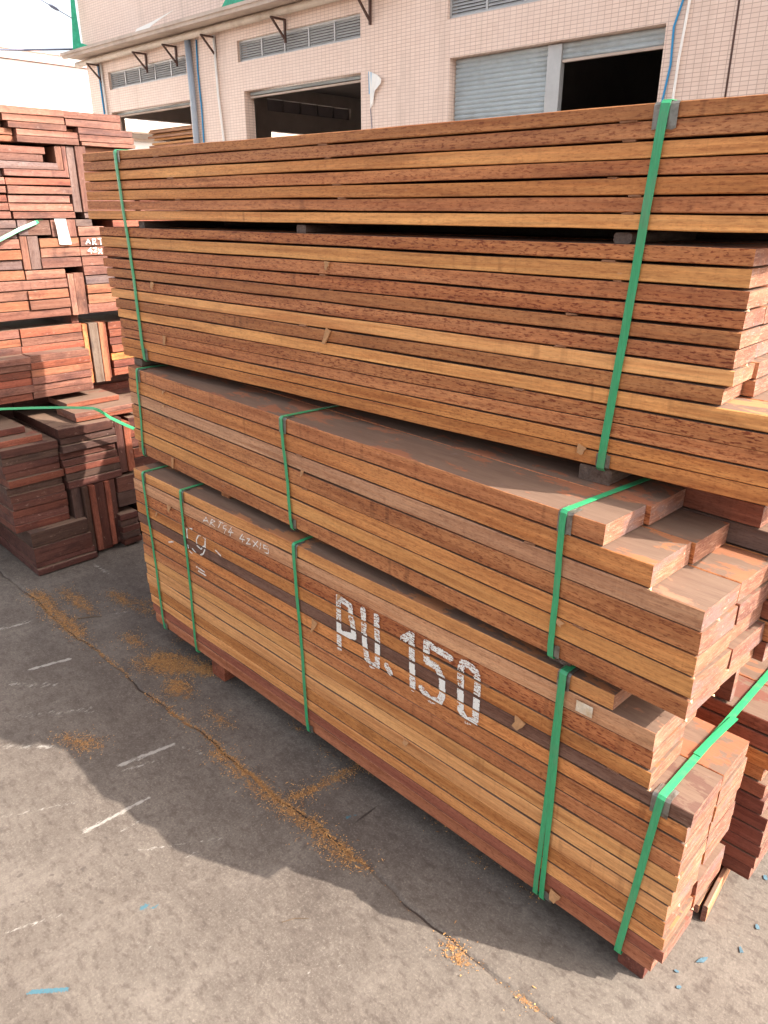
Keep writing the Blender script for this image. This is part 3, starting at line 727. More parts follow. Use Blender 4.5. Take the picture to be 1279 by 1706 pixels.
# --- an unseen lower row added behind to block light through the gaps
RB = empty('lumber_bundle', (-1.7, 1.35, 0.05)); tag(RB, 'rear row of reddish planks added behind the three strapped bundles to block light, mostly hidden', 'lumber bundle', 'strapped lumber bundles of the big front pile')
for k in range(18):
    for j in range(2):
        plank(RB, -.45+random.uniform(-.03,.03), 1.18+random.uniform(-.03,.03), -.36+j*.36, -.005+j*.36, .02+k*.096, .02+k*.096+.090, random.choice('RbrD'), seg=3)

def burrs(parent, items):
    for x, y, z, L in items:
        bm = bmesh.new(); a = random.uniform(-.4, .4)
        v = [bm.verts.new(p) for p in ((0,0,0), (.001,.012*L,.002), (.004,.004*L,-.007*L), (-.006*L,-.002,-.0045*L))]
        for f in ((0,1,2),(0,2,3),(0,3,1),(1,3,2)): bm.faces.new([v[i] for i in f])
        bmesh.ops.recalc_face_normals(bm, faces=bm.faces)
        link('burr', bm, M['burr'], parent, (x, y, z), (a, 0, 0))
M['burr'] = plain('pale_splinter', (.55,.34,.19), .8, 0, .1, 200, .1)
burrs(C, [(ends0[k]-xc, random.choice([-.001,.0,.06,.11,.155]), ZC[k+1]-zb+.003, random.uniform(.3,.7)) for k in (3,5,7,10,12)])
burrs(B, [(endsB[k]-xcB, random.choice([-.001,.0,.07,.12,.157]), ZB[k+1]-zbB+.003, random.uniform(.3,.8)) for k in (1,2,4,5,5,6,6)])
burrs(A, [(-.506-xcA, random.choice([-.001,.05,.1]), Z1[k+1]-zbA+.004, random.uniform(.3,.7)) for k in (2,5)])

# --- dunnage between bundles and on the ground (things of their own)
G = 'wooden spacers carrying the big pile'
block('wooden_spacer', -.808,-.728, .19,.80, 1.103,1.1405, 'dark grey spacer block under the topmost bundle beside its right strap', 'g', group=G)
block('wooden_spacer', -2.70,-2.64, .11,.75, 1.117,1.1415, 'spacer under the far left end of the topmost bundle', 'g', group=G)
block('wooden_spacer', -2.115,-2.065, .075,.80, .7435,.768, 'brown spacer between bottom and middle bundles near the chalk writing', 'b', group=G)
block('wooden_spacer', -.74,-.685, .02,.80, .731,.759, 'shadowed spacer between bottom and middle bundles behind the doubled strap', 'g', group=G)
block('wooden_skid', -.475,-.408, .02,.85, 0.001,.058, 'dark red skid under the near right corner of the bottom bundle', 'D', cat='skid', group='skids under the bottom bundle')
block('wooden_skid', -2.185,-2.10, .012,.85, 0.001,.073, 'short brown skid under the bottom bundle beside the sawdust heap', 'R', cat='skid', group='skids under the bottom bundle')
block('wooden_skid', -1.30,-1.22, .06,.85, 0.001,.065, 'shadowed skid under the middle of the bottom bundle', 'D', cat='skid', group='skids under the bottom bundle')
block('wooden_skid', -2.52,-2.45, .06,.85, 0.001,.076, 'skid under the far left end of the bottom bundle', 'D', cat='skid', group='skids under the bottom bundle')
# offcuts leaning at the rear corner of the bottom bundle
o = plank(None, -.470,-.392, .262,.475, .018,.042, 'p', 'offcut_board', rot90=True, seg=5)
tag(o, 'pale dusty offcut lying flat by the rear right corner of the bottom bundle', 'offcut')
o.rotation_euler = (0, R(3), R(93))
o = plank(None, -.388,-.376, .270,.480, .002,.052, 'p', 'offcut_board', rot90=True, seg=5)
tag(o, 'thin offcut on edge in front of the pile\'s rear right corner', 'offcut')
o.rotation_euler = (0, 0, R(94))
# low rear stack showing right of the bottom bundle
E_ = empty('lumber_bundle', (-.9, .62, .0))
tag(E_, 'low rear stack of reddish planks just behind the right end of the stencilled bundle', 'lumber bundle', 'strapped lumber bundles of the big front pile')
for k in range(3):
    plank(E_, -1.2, -.33+.9+random.uniform(-.02,.02), .40+.0, .55, .05+k*.045, .05+k*.045+.041, random.choice('Rbr'), seg=4)

# ------------------------------------------------------------------ left pile of short dark boards
def dstack(name, xf, boards, zb, label, depth=.5, tones='PQPRQDGO', ymid=.2):
    e = empty(name, (xf, ymid, zb)); tag(e, label, 'lumber stack', 'stacks of the dark left pile')
    ya, yb, za, zb_ = min(b[0] for b in boards), max(b[1] for b in boards), min(b[2] for b in boards), max(b[3] for b in boards)
    n = 3
    for q in range(n):   # backing boards added on edge to block light through the stack's gaps
        plank(e, -depth-.06, -depth-.012, ya+(yb-ya)*q/n-ymid, ya+(yb-ya)*(q+1)/n-ymid-.003, za-zb+.001, zb_-zb+.012, 'E', 'board', aged=True, rot90=True, seg=3, endmat=False)
    for b in boards:
        y0, y1, z0, z1 = b[:4]; dx = b[4] if len(b) > 4 else 0.0; tone = b[5] if len(b) > 5 else random.choice(tones)
        x1 = dx + random.uniform(-.006,.004)
        if (z1-z0) > 1.5*(y1-y0):   # board on edge: grain runs up
            L, W, T = z1-z0, y1-y0-.0015, depth
            bm = plank_bm(L, W, T, 4, end=0, top=None)
            link('board', bm, [M['aged'], M['end'], M['top']], e, (x1-depth/2, (y0+y1)/2-ymid, (z0+z1)/2-zb), (0, R(90), 0), color=pick(tone, .2))
        else:
            plank(e, x1-depth, x1, y0-ymid+.001, y1-ymid-.001, z0-zb+.0012, z1-zb-.0008, pick(tone, .2), 'board', aged=True, rot90=True, seg=5, endmat=False)
    return e
def back(L, s=3.85/3.52):    # the upper tiers stand further back than the lowest stack
    return [(-1.2647+(b[0]+1.2647)*s, -1.2647+(b[1]+1.2647)*s, 1.6708+(b[2]-1.6708)*s, 1.6708+(b[3]-1.6708)*s, *b[4:]) for b in L]
def fillrow(y0, y1, zlist, ys, dx=0.0):
    out = []
    for a, b in zip(zlist[:-1], zlist[1:]):
        cs = [y0] + [v + random.uniform(-.008,.008) for v in ys] + [y1]
        for c, d in zip(cs[:-1], cs[1:]): out.append((c, d, a, b, dx + random.uniform(-.01,.012)))
    return out
T4 = [(-.17,.343,2.037,2.067),(.345,.610,2.034,2.065),(.085,.346,2.008,2.037,-.005),(-.17,.083,2.008,2.036,-.03),(.350,.607,2.004,2.033),(.100,.348,1.982,2.008),(-.17,.098,1.985,2.007,-.05),(.398,.657,1.976,2.003,.01),(.350,.396,1.976,2.0,-.05,'O'),
 (.128,.396,1.957,1.982,.005),(-.17,.126,1.957,1.984,-.03,'O'),(.398,.657,1.948,1.975,.008),(.128,.396,1.930,1.957,.012),(-.17,.126,1.930,1.956,-.03,'O'),(.399,.657,1.930,1.947,.01)]
dstack('board_stack', -3.85, back(T4), 1.955, 'sunlit top layer of reddish boards on the dark left pile against the sky', tones='PQPPQP')
T3a = [(-.17,.241,1.888,1.917),(-.17,.229,1.858,1.887),(-.17,.287,1.828,1.857,0,'G'),(.054,.321,1.799,1.827,.01),(-.17,.052,1.797,1.826,-.02,'G'),(-.17,.048,1.765,1.795),(.050,.329,1.765,1.793,.005),(-.17,.048,1.732,1.761),(.053,.331,1.731,1.762,.012,'P'),
 (-.17,.048,1.698,1.727),(.051,.318,1.697,1.727),(-.17,.052,1.665,1.695),(.053,.330,1.663,1.694),(-.17,.054,1.633,1.661),(.057,.329,1.632,1.660,.008),
 (.282,.311,1.830,1.925,0,'P'),(.312,.331,1.800,1.925,0),(.333,.370,1.660,1.927,0,'G'),(.371,.420,1.660,1.929,.005,'Q'),(.425,.66,1.86,1.928,-.02,'O'),(.425,.66,1.79,1.858,-.05,'D'),(.425,.66,1.72,1.788,-.05,'D'),(.425,.66,1.662,1.718,-.05,'Q')]
T3a += [(.372,.62,1.632,1.660,.0,'G'),(.622,.86,1.632,1.656,-.01,'G')]
T3a += [(.664,.86,z,z+.034,-.02,random.choice('QPRO')) for z in (1.66,1.70,1.74,1.78)]
dstack('board_stack', -3.85, back(T3a), 1.629, 'upper stack of the left pile with four boards standing on edge', tones='PQPQPQR')
T3b = [(-.17,.067,1.594,1.627,0,'G'),(-.17,.060,1.552,1.592,0,'G'),(.068,.112,1.564,1.627,0,'G'),(.068,.100,1.424,1.562,0,'P'),(.101,.149,1.424,1.562,0,'G'),(-.17,.065,1.510,1.550),(-.17,.065,1.467,1.508,.006,'O'),(-.17,.065,1.425,1.465,0,'G'),
 (-.17,.065,1.381,1.422,0,'O'),(.068,.246,1.381,1.421,.006,'P'),(-.17,.246,1.338,1.379,.004,'Q'),(-.17,.065,1.295,1.337),(.068,.250,1.296,1.336,.008,'O'),(-.17,.065,1.253,1.293,0,'O'),(.068,.252,1.253,1.293,.01),(-.17,.250,1.213,1.251,.004),
 (.254,.282,1.214,1.398,0,'P'),(.284,.332,1.214,1.400,0,'Q'),(.153,.332,1.512,1.552,.004,'O'),(.151,.332,1.470,1.510,.002,'P'),(.150,.332,1.426,1.468,.006,'Q'),(.114,.216,1.564,1.627,0,'d'),(.218,.286,1.556,1.627,-.004,'Q'),(.288,.330,1.556,1.629,.004,'Q'),
 (.334,.412,1.599,1.629,.004,'G'),(.334,.46,1.556,1.597,.003),(.334,.46,1.513,1.554,.004,'P'),(.334,.46,1.471,1.511,.004,'P'),(.334,.46,1.428,1.469,.004,'Q'),(.334,.48,1.386,1.426,.006,'Q'),(.334,.48,1.346,1.384,.003,'G'),(.334,.49,1.304,1.344,.012,'O'),(.334,.487,1.258,1.302,.01,'O'),(.334,.50,1.214,1.256,.006,'Q')]
T3b += [(.505,.86,1.216+k*.041,1.216+k*.041+.038,random.uniform(-.02,.01),random.choice('QPROR')) for k in range(10)]
s3 = dstack('board_stack', -3.85, back(T3b), 1.171, 'middle stack of the left pile bearing a white paper sheet and chalked ART 42', tones='PQPGQ')
AR = [[(.357,1.522),(.372,1.543),(.379,1.523)],[(.362,1.529),(.378,1.530)],[(.391,1.521),(.393,1.545),(.406,1.543),(.404,1.533),(.393,1.532),(.407,1.521)],[(.419,1.544),(.440,1.547)],[(.430,1.545),(.430,1.520)],
 [(.379,1.507),(.364,1.493),(.384,1.493)],[(.378,1.499),(.379,1.484)],[(.390,1.504),(.403,1.506),(.401,1.497),(.389,1.488),(.404,1.489)],[(.414,1.500),(.429,1.481)],[(.430,1.499),(.411,1.480)]]
AR = [[(-1.2647+(a+1.2647)*1.09375, 1.6708+(b-1.6708)*1.09375) for a, b in st] for st in AR]
marking(s3, AR, 'chalk_writing', -.012, (.2, 1.171), [(1.454,1.495),(1.499,1.543)], .0042, .85, cell=.0018, axis='y', seed=12)
bm = bmesh.new(); g = []
for i in range(5):
    g.append([bm.verts.new((.012+.004*math.sin(i*1.3+j), .370-.2+.010*i/4 + .057*j/3, 1.628-1.171-.118*i/4)) for j in range(4)])
for i in range(4):
    for j in range(3): bm.faces.new((g[i][j], g[i+1][j], g[i+1][j+1], g[i][j+1]))
bmesh.ops.solidify(bm, geom=bm.faces[:], thickness=.0006)
link('paper_sheet', bm, M['paper'], s3)
strap(s3, [(.03,-.36,1.44-1.171,1,0,0),(.04,-.12,1.535-1.171,1,0,.2),(.03,-.01,1.582-1.171,1,0,.3),(.012,.08,1.612-1.171,1,0,.3),(-.03,.13,1.626-1.171,.3,0,1)], w=.016)
# spacers in the black gap
for y0, lab in ((.40, 'shadowed spacer in the dark slot of the left pile'),):
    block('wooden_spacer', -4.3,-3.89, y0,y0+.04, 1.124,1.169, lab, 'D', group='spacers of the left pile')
T2 = fillrow(-.17,.292, [1.062,1.095,1.130,1.170], [.008]) 
T2 += [(.296,.322,.885,1.166,0,'r'),(.324,.368,.885,1.168,.006,'g'),(.370,.398,.885,1.168,.012,'O'),(.400,.44,.885,1.165,-.06,'R')]
T2 += [(.45,.60,z,z+.036,-.05,t) for z, t in ((1.122,'R'),(1.084,'R'),(1.046,'D'),(1.008,'R'),(.970,'o'),(.932,'D'),(.894,'R'))]
T2 += fillrow(-.30,.274, [.872,.905,.938,.971,1.004,1.036,1.066], [-.006], dx=.10)
T2 += [(.605,.95,z,z+.048,-.04,t) for z, t in ((1.11,'Q'),(1.06,'R'),(1.01,'O'),(.96,'D'),(.905,'R'))]
dstack('board_stack', -3.87, back(T2), .797, 'orange red stack in the left pile under the black slot with a projecting lower half', depth=.55, tones='QORPQRO')
# ledge boards and the lowest stack
LB = empty('loose_board', (-3.58,.35,.692)); tag(LB, 'three loose boards lying on the lowest stack beside the slack green strap', 'board')
plank(LB, -.22,.0, -.135,.20, .004,.024, 'R', 'board', aged=True, rot90=True, seg=4); plank(LB, -.22,-.004, -.135,.205, .026,.046, 'P', 'board', aged=True, rot90=True, seg=4)
plank(LB, -.34,-.12, -.12,.16, .047,.075, 'R', 'board', aged=True, rot90=True, seg=4)
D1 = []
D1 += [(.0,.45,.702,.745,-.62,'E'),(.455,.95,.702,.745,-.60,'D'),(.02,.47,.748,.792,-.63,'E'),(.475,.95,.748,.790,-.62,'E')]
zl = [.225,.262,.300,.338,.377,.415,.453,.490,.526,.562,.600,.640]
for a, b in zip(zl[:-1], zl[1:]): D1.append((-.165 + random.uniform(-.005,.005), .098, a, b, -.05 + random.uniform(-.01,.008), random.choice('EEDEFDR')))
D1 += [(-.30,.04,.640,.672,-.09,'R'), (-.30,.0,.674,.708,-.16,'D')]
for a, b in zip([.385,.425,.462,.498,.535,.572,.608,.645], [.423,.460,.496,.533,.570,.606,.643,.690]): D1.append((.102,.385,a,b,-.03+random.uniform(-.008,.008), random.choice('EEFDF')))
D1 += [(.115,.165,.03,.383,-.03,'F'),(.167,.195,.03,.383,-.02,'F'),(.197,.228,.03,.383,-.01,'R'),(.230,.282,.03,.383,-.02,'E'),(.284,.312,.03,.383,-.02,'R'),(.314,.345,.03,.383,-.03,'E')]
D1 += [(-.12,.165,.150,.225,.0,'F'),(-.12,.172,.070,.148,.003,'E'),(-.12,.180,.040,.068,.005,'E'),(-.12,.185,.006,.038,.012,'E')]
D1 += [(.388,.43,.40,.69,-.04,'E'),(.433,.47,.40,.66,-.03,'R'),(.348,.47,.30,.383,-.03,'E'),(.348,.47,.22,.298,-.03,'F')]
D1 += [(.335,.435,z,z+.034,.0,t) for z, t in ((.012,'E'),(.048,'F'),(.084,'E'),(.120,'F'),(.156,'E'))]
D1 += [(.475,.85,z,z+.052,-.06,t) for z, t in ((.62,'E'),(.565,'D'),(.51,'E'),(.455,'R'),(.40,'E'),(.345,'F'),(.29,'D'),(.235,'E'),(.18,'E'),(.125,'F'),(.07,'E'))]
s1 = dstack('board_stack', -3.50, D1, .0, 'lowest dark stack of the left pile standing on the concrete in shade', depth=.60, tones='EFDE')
strap(s1, [(.14,-.65,.872,.5,0,1),(.12,-.38,.871,.5,0,1),(.11,-.228,.847,.6,0,1),(.11,-.10,.826,.6,0,1),(.10,-.02,.808,.7,0,1),(.10,.031,.797,.8,-.2,.9),(.10,.06,.780,.9,-.3,.7),(.10,.11,.735,1,0,.7),(.10,.16,.700,1,0,.6),(.09,.25,.640,.9,0,.5)], w=.016)
for nn in (1,):
    block('wooden_skid', -4.1,-3.56, .22,.30, 0.001,.03, 'dark skid under the lowest stack of the left pile', 'D', cat='skid')

# ------------------------------------------------------------------ small things lying on the concrete
def flake(x, y, L, W, ang, label):
    bm = bmesh.new(); n = 9; rr = random.Random(int(x*1e4)+int(y*1e3))
    top = [bm.verts.new((math.cos(2*math.pi*k/n)*L*rr.uniform(.45,1.15), math.sin(2*math.pi*k/n)*W*rr.uniform(.6,1.15), .0007+rr.uniform(-.0002,.0004))) for k in range(n)]
    bot = [bm.verts.new((v.co.x, v.co.y, 0.0)) for v in top]
    bm.faces.new(top); bm.faces.new(bot[::-1])
    for k in range(n): bm.faces.new((bot[k], bot[(k+1)%n], top[(k+1)%n], top[k]))
    o = link('blue_scrap', bm, M['bluebit'], None, (x, y, .0012), (0, 0, ang))
    tag(o, label, 'scrap', 'pale blue scraps on the sunlit concrete')
flake(-.330,.165,.017,.006,1.2,'long blue scrap nearest the right corner of the bottom bundle')
flake(-.341,.061,.009,.005,.8,'blue scrap lowest in the picture, right of the pile corner')
flake(-.362,.095,.006,.004,.2,'tiny blue scrap between two larger ones beside the pile corner')
flake(-.274,.258,.007,.009,.5,'round blue grey scrap farthest out on the right on the sunny concrete')
flake(-.268,.352,.012,.006,1.9,'grey blue scrap close to the right picture edge, behind the others')
flake(-.345,.607,.012,.004,1.0,'small blue scrap on the concrete next to the rear stack')
flake(-.308,.523,.013,.005,2.0,'bright turquoise scrap at the right edge in front of the rear stack')
for (pts, r, lab) in (([(-2.96,-.17,.003),(-2.93,-.12,.004),(-2.90,-.09,.003)], .0025, 'short dark twig on the concrete between the left pile and the big pile'),
                      ([(-1.13,-.48,.002),(-1.115,-.45,.003),(-1.09,-.425,.002)], .0012, 'thin dark twig on the sunlit concrete just below the shadow edge')):
    bm = bmesh.new(); tube(bm, pts, [r, r*1.1, r*.5], 6); tag(link('twig', bm, M['twig'], None), lab, 'twig')

# ------------------------------------------------------------------ the warehouse
K = .028; WL = empty('warehouse', (-12, 9-.336, 0), math.atan(K))
tag(WL, 'peach tiled warehouse with roller shutters, louvres and a projecting eave behind the timber', 'warehouse')
cK = math.cos(math.atan(K))
def X(x): return (x + 12)/cK        # world x on the wall line -> local x
def wall_with_holes(name, x0, x1, z0, z1, holes, y0, th, mat, mi=0):
    bm = bmesh.new()
    xs = sorted({x0, x1, *[h[0] for h in holes], *[h[1] for h in holes]}); zs = sorted({z0, z1, *[h[2] for h in holes], *[h[3] for h in holes]})
    def solid(i, j):
        if i < 0 or j < 0 or i >= len(xs)-1 or j >= len(zs)-1: return False
        cx, cz = (xs[i]+xs[i+1])/2, (zs[j]+zs[j+1])/2
        return not any(h[0] < cx < h[1] and h[2] < cz < h[3] for h in holes)
    def V(x, y, z): return bm.verts.new((x, y, z))
    for i in range(len(xs)-1):
        for j in range(len(zs)-1):
            if not solid(i, j): continue
            a, b, c, d = xs[i], xs[i+1], zs[j], zs[j+1]
            bm.faces.new((V(a,y0,c), V(b,y0,c), V(b,y0,d), V(a,y0,d))); bm.faces.new((V(a,y0+th,d), V(b,y0+th,d), V(b,y0+th,c), V(a,y0+th,c)))
            if not solid(i-1, j): bm.faces.new((V(a,y0+th,c), V(a,y0,c), V(a,y0,d), V(a,y0+th,d)))
            if not solid(i+1, j): bm.faces.new((V(b,y0,c), V(b,y0+th,c), V(b,y0+th,d), V(b,y0,d)))
            if not solid(i, j-1): bm.faces.new((V(a,y0+th,c), V(b,y0+th,c), V(b,y0,c), V(a,y0,c)))
            if not solid(i, j+1): bm.faces.new((V(a,y0,d), V(b,y0,d), V(b,y0+th,d), V(a,y0+th,d)))
    bmesh.ops.remove_doubles(bm, verts=bm.verts, dist=1e-5)
    return bm
holes = [(X(-18.72),X(-15.42),0,3.81),(X(-13.56),X(-10.36),0,3.81),(X(-8.46),X(-5.07),0,3.81),(X(-3.2),X(1.0),0,3.81),
         (X(-18.66),X(-15.45),4.28,4.64),(X(-13.69),X(-10.36),4.31,4.67),(X(-8.53),X(-5.20),4.32,4.68)]
link('wall', wall_with_holes('w', X(-19.62), X(8), 0, 5.0, holes, 0, .24, M['tile']), M['tile'], WL)
link('upper_wall', wall_with_holes('w', X(-19.72), X(8), 5.0, 7.6, [], .02, .24, M['tile']), M['tile'], WL)
# eave slab with a stepped lip, left part only
bm = bmesh.new()
bbox(bm, X(-19.74), X(-9.3), -.46, .0, 5.0, 5.05); bbox(bm, X(-19.78), X(-9.3), -.51, -.461, 4.97, 5.07); bbox(bm, X(-19.80), X(-9.3), -.54, -.511, 5.035, 5.09)
link('eave', bm, M['cream'], WL)
bm = bmesh.new(); tube(bm, [(X(-19.85),-.13,4.90),(X(-9.4),-.13,4.93)], .065, 14); link('gutter_pipe', bm, M['pvc'], WL, smooth=False)
def bracket(x):
    bm = bmesh.new()
    bbox(bm, x-.02, x+.02, -.34, -.003, 4.80, 4.83); bbox(bm, x-.02, x+.02, -.035, -.003, 4.46, 4.798)
    v = [bm.verts.new(p) for p in ((x-.015,-.33,4.797),(x+.015,-.33,4.797),(x+.015,-.036,4.50),(x-.015,-.036,4.50),(x-.015,-.29,4.797),(x+.015,-.29,4.797),(x+.015,-.036,4.55),(x-.015,-.036,4.55))]
    for f in ((0,1,2,3),(4,7,6,5),(0,3,7,4),(1,5,6,2)): bm.faces.new([v[i] for i in f])
    bmesh.ops.recalc_face_normals(bm, faces=bm.faces); link('pipe_bracket', bm, M['rust'], WL)
for x in (-18.98,-16.93,-15.75,-14.38,-12.24,-10.12): bracket(X(x))
def louvre(x0, x1, z0, z1):
    fr = bmesh.new(); n = 5; t = .035
    bbox(fr, x0, x1, .06, .10, z0, z0+t); bbox(fr, x0, x1, .06, .10, z1-t, z1)
    for k in range(n+1):
        xx = x0 + (x1-x0-t)*k/n; bbox(fr, xx, xx+t, .057, .103, z0+t, z1-t)
    f = link('louvre', fr, M['alu'], WL)
    sl = bmesh.new(); m_ = 7
    for k in range(m_):
        z = z0 + t + (z1-z0-2*t)*(k+.5)/m_; h = (z1-z0-2*t)/m_*.50
        v = [sl.verts.new(p) for p in ((x0+t,.064,z-h),(x1-t,.064,z-h),(x1-t,.084,z+h*.8),(x0+t,.084,z+h*.8))]; sl.faces.new(v)
    bmesh.ops.solidify(sl, geom=sl.faces[:], thickness=.002)
    link('slats', sl, M['slat'], f)
louvre(X(-18.66),X(-15.45),4.28,4.64); louvre(X(-13.69),X(-10.36),4.31,4.67); louvre(X(-8.53),X(-5.20),4.32,4.68)
def shutter(x0, x1, z0, z1):
    bm = bmesh.new(); n = max(1, int((z1-z0)/.062)); prev = None
    for k in range(n*4+1):
        z = z1 - (z1-z0)*k/(n*4); y = .15 - .019*abs(math.sin(math.pi*k/4)) ** .6
        cur = (bm.verts.new((x0, y, z)), bm.verts.new((x1, y, z)))
        if prev: bm.faces.new((prev[0], cur[0], cur[1], prev[1]))
        prev = cur
    bmesh.ops.solidify(bm, geom=bm.faces[:], thickness=.002)
    bmesh.ops.recalc_face_normals(bm, faces=bm.faces)
    return link('roller_shutter', bm, M['shutter'], WL)
shutter(X(-8.44), X(-6.80), 0.02, 3.80)
shutter(X(-6.60), X(-5.08), 3.60, 3.80); shutter(X(-13.54), X(-10.38), 3.745, 3.80); shutter(X(-18.70), X(-15.44), 3.755, 3.80)
bm = bmesh.new(); bbox(bm, X(-6.80), X(-6.58), .10, .20, 0, 3.79); link('mullion', bm, M['alu'], WL)
for x0, x1, z in ((-6.57,-5.09,3.585),(-13.53,-10.39,3.715),(-18.69,-15.45,3.735)):
    bm = bmesh.new(); bbox(bm, X(x0), X(x1), .12, .17, z-.02, z+.012); link('shutter_bar', bm, M['cream'], WL)
# pillar strip, pipes and cables
def pipe(name, pts, r, mat): 
    bm = bmesh.new(); tube(bm, [(X(p[0]), p[1], p[2]) for p in pts], r, 10); link(name, bm, M[mat], WL, smooth=True)
pipe('downpipe', [(-15.22,-.075,4.86),(-15.19,-.075,3.9),(-15.17,-.075,0)], .065, 'greypipe')
pipe('downpipe', [(-3.88+.62,-.075,0),(-3.27,-.075,4.99)], .055, 'greypipe')
pipe('cable', [(-14.99,-.02,4.85),(-15.02,-.02,4.3),(-14.99,-.02,3.6),(-15.01,-.02,2.9),(-15.0,-.02,.5)], .016, 'bluecable')
pipe('conduit', [(-14.38,-.03,4.85),(-14.36,-.03,3.8),(-14.28,-.03,2.96),(-14.28,-.03,.5)], .024, 'whitepipe')
pipe('cable', [(-19.05,-.02,4.85),(-19.02,-.02,3.81),(-19.02,-.02,.5)], .02, 'bluecable')
pipe('conduit', [(-18.90,-.03,4.85),(-18.88,-.03,3.81),(-18.88,-.03,.5)], .024, 'whitepipe')
pipe('conduit', [(-4.80,-.03,4.99),(-4.80,-.03,4.0),(-4.84,-.03,3.4),(-4.85,-.03,2.9),(-4.85,-.03,.5)], .017, 'whitepipe')
pipe('cable', [(-4.84,-.02,4.99),(-4.85,-.02,4.15),(-4.96,-.02,3.75),(-4.94,-.02,3.35),(-4.99,-.02,2.95),(-4.98,-.02,.5)], .014, 'bluecable')
pipe('wall_crack_seal', [(-4.22,-.002,4.6),(-4.22,-.002,3.93),(-4.215,-.002,3.3),(-4.21,-.002,2.7)], .012, 'rust')
# torn sheet stuck to the wall between two openings
bm = bmesh.new()
out = [(-10.13,3.80),(-9.98,3.74),(-9.84,3.66),(-9.86,3.60),(-9.95,3.60),(-9.99,3.50),(-10.03,3.42),(-10.06,3.32),(-10.10,3.25),(-10.12,3.45)]
bm.faces.new([bm.verts.new((X(x), -.03 - .025*math.sin(x*30+z*9), z)) for x, z in out][::-1])
bmesh.ops.triangulate(bm, faces=bm.faces[:]); bmesh.ops.solidify(bm, geom=bm.faces[:], thickness=.003)
o = link('torn_sheet', bm, M['whitepipe']); o.parent = None
o.matrix_world = Matrix.Translation(WL.location) @ Matrix.Rotation(math.atan(K), 4, 'Z')
tag(o, 'torn white sheet hanging on the tiled wall between two openings', 'torn sheet')
bm = bmesh.new(); v = [bm.verts.new(p) for p in ((X(-10.15),-.034,3.80),(X(-10.08),-.034,3.78),(X(-10.09),-.034,3.50),(X(-10.14),-.034,3.46))]; bm.faces.new(v); bmesh.ops.solidify(bm, geom=bm.faces[:], thickness=.003)
link('blue_edge', bm, plain('sky_blue_plastic', (.12,.45,.75), .5), o)
bm = bmesh.new(); tube(bm, [(X(-10.13),-.01,3.5),(X(-10.12),-.01,3.2),(X(-10.09),-.01,2.9)], .006, 5); link('hanging_string', bm, M['darkcable'], o)
# hall interior (side walls, back wall, ceiling)
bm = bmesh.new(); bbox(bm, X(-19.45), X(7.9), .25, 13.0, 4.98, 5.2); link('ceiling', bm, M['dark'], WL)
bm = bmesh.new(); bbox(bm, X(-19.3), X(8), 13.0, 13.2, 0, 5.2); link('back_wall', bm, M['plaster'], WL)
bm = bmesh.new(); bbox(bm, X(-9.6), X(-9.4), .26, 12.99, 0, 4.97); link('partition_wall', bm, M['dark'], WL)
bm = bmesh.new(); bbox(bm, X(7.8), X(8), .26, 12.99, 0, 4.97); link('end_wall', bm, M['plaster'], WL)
# left side wall: built along y then turned
sw = wall_with_holes('s', .25, 13.0, 0, 4.97, [(.7,3.4,0,3.80),(5.4,8.6,0,3.80),(5.3,8.7,4.33,4.65),(.6,3.5,4.33,4.65)], 0, .22, None)
o = link('side_wall', sw, M['plaster'], WL, (X(-19.36), 0, 0), (0, 0, R(90)))
for (a, b) in ((.6,3.5),(5.3,8.7)):
    bm = bmesh.new(); m_ = 7
    for k in range(m_):
        z = 4.33 + .32*(k+.5)/m_; v = [bm.verts.new(p) for p in ((0,a,z-.024),(0,b,z-.024),(.02,b,z+.0215),(.02,a,z+.0215))]; bm.faces.new(v)
    bmesh.ops.solidify(bm, geom=bm.faces[:], thickness=.003)
    for k in range(6): y = a + (b-a)*k/5; bbox(bm, -.01, .05, y-.03, y+.03, 4.33, 4.65)
    link('louvre', bm, M['dark'], WL, (X(-19.50), 0, 0))
bm = bmesh.new(); bbox(bm, X(-19.36), X(-19.1), 3.9, 4.3, 0, 4.96); link('pillar', bm, M['plaster'], WL)
# stock seen dimly inside the right opening
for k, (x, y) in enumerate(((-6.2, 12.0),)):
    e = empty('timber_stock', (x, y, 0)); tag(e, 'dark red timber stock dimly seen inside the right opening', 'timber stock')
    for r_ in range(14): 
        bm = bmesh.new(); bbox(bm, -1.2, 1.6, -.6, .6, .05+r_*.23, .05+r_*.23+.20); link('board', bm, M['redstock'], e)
# light timber stack inside the left opening
e = empty('timber_stack', (-17.3, 9.6, 0)); tag(e, 'pale uneven plank stack visible through the far left opening of the warehouse', 'timber stack')
zz = .1; k = 0
while zz < 3.42:
    th = .05; dx = random.uniform(-.12,.12); w = random.uniform(.9, 1.15)
    if k % 6 == 5: zz += .05
    plank(e, -.8+dx, 1.2+dx, -w/2, w/2, zz, zz+th-.006, random.choice('YYyp'), 'plank', seg=3, endmat=False); zz += th; k += 1

# ------------------------------------------------------------------ things beyond
NB = empty('white_building', (-27, 14, 0)); tag(NB, 'bright white sunlit building with thin pink parapet lines at the far left', 'building')
bm = bmesh.new(); bbox(bm, -5, 0, -26, 30, 0, 5.98); link('wall', bm, M['white_wall'], NB)
bm = bmesh.new(); bbox(bm, -5.2, .12, -26, 30, 6.0, 6.05); bbox(bm, -5.2, .14, -26, 30, 6.26, 6.30); link('parapet_trim', bm, M['pink_trim'], NB)
bm = bmesh.new(); bbox(bm, -5.1, .06, -26, 30, 6.051, 6.259); link('parapet', bm, M['white_wall'], NB)
bm = bmesh.new(); bbox(bm, .0, .8, -4.6, 8, 4.15, 4.50); bbox(bm, .05, .12, -4.6, 8, 3.92, 4.0); link('canopy', bm, M['cream'], NB)
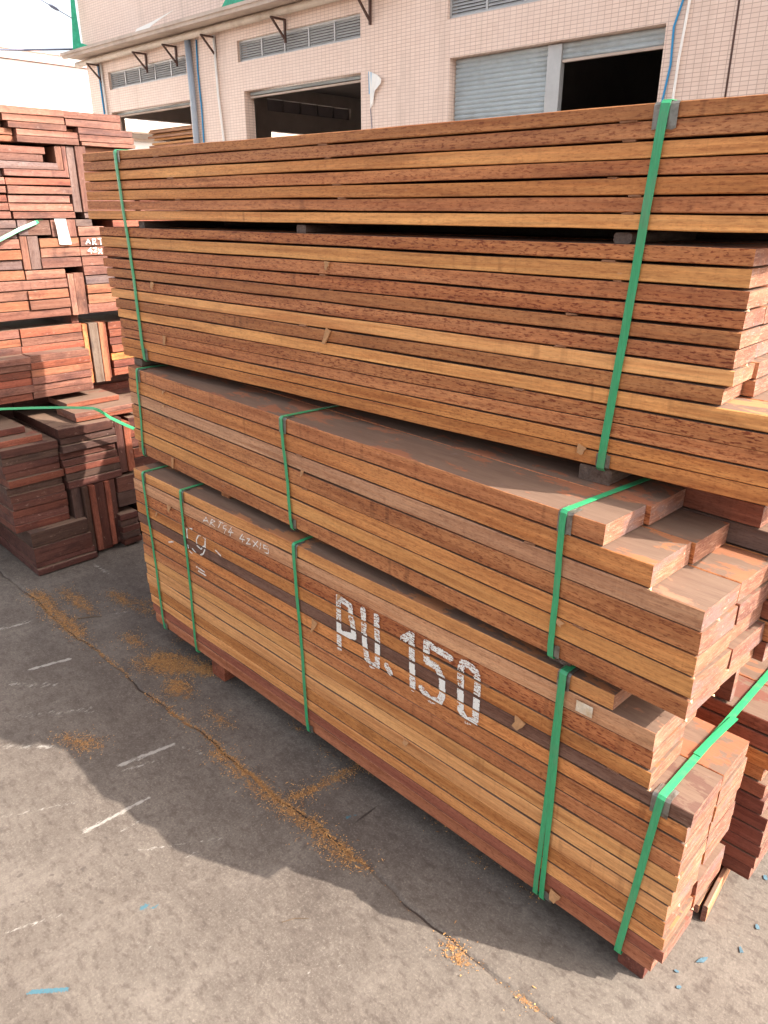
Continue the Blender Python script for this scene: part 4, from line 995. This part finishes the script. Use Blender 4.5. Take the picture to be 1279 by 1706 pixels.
# service cables to the upper corner
def wire(name, a, b, sag, r, mat, label):
    a = Vector(a); b = Vector(b); bm = bmesh.new()
    tube(bm, [a.lerp(b, s) - Vector((0,0,sag*4*s*(1-s))) for s in np.linspace(0, 1, 14)], r, 6)
    return tag(link(name, bm, M[mat], None, smooth=True), label, 'cable')
wire('service_cable', (-19.75,8.3,5.22), (-25,-4.5,5.35), .35, .022, 'darkcable', 'dark service cable running left from the warehouse corner above the eave')
w2 = wire('insulator_cable', (-19.75,8.3,5.85), (-19.7,5.6,6.85), .0, .010, 'darkcable', 'thin stay wire with insulators at the upper left corner of the warehouse')
for s, mt, rr_, ln in ((.15,'darkcable',.035,.22),(.33,'darkcable',.035,.22),(.58,'rust',.06,.16),(.78,'green_net',.04,.5)):
    a = Vector((-19.75,8.3,5.85)).lerp(Vector((-19.7,5.6,6.85)), s); d = (Vector((-19.7,5.6,6.85))-Vector((-19.75,8.3,5.85))).normalized()
    bm = bmesh.new(); tube(bm, [a-d*ln/2, a-d*ln/4, a+d*ln/4, a+d*ln/2], [rr_*.5, rr_, rr_, rr_*.5], 8); link('insulator', bm, M[mt], w2)
def tarp(pts, label, name='green_sheet_scrap', mat='green_net'):
    bm = bmesh.new(); vs = [bm.verts.new(p) for p in pts]; bm.faces.new(vs); bmesh.ops.triangulate(bm, faces=bm.faces[:]); bmesh.ops.solidify(bm, geom=bm.faces[:], thickness=.006)
    tag(link(name, bm, M[mat]), label, 'scrap')
tarp([(-19.74,8.43,7.2),(-19.71,8.41,5.9),(-19.64,8.39,5.34),(-19.15,8.35,5.22),(-19.2,8.25,5.12),(-19.72,8.2,5.11),(-19.79,8.3,5.7),(-19.79,8.43,7.2)], 'green netting strip at the upper left corner of the warehouse')
tarp([(-13.6,8.22,5.10),(-12.5,8.24,5.11),(-12.3,8.26,5.25),(-12.7,8.28,5.38),(-13.4,8.26,5.30)], 'bright green sheet draped on the eave at the top of the picture')
tarp([(-16.6,8.10,5.10),(-16.1,8.12,5.10),(-15.9,8.14,5.17),(-15.1,8.16,5.31),(-15.95,8.14,5.22),(-16.5,8.12,5.18)], 'white plastic bottle shaped rag lying on the eave', 'plastic_rag', 'whitepipe')

# clear the tilt of objects' selection state etc. is not needed
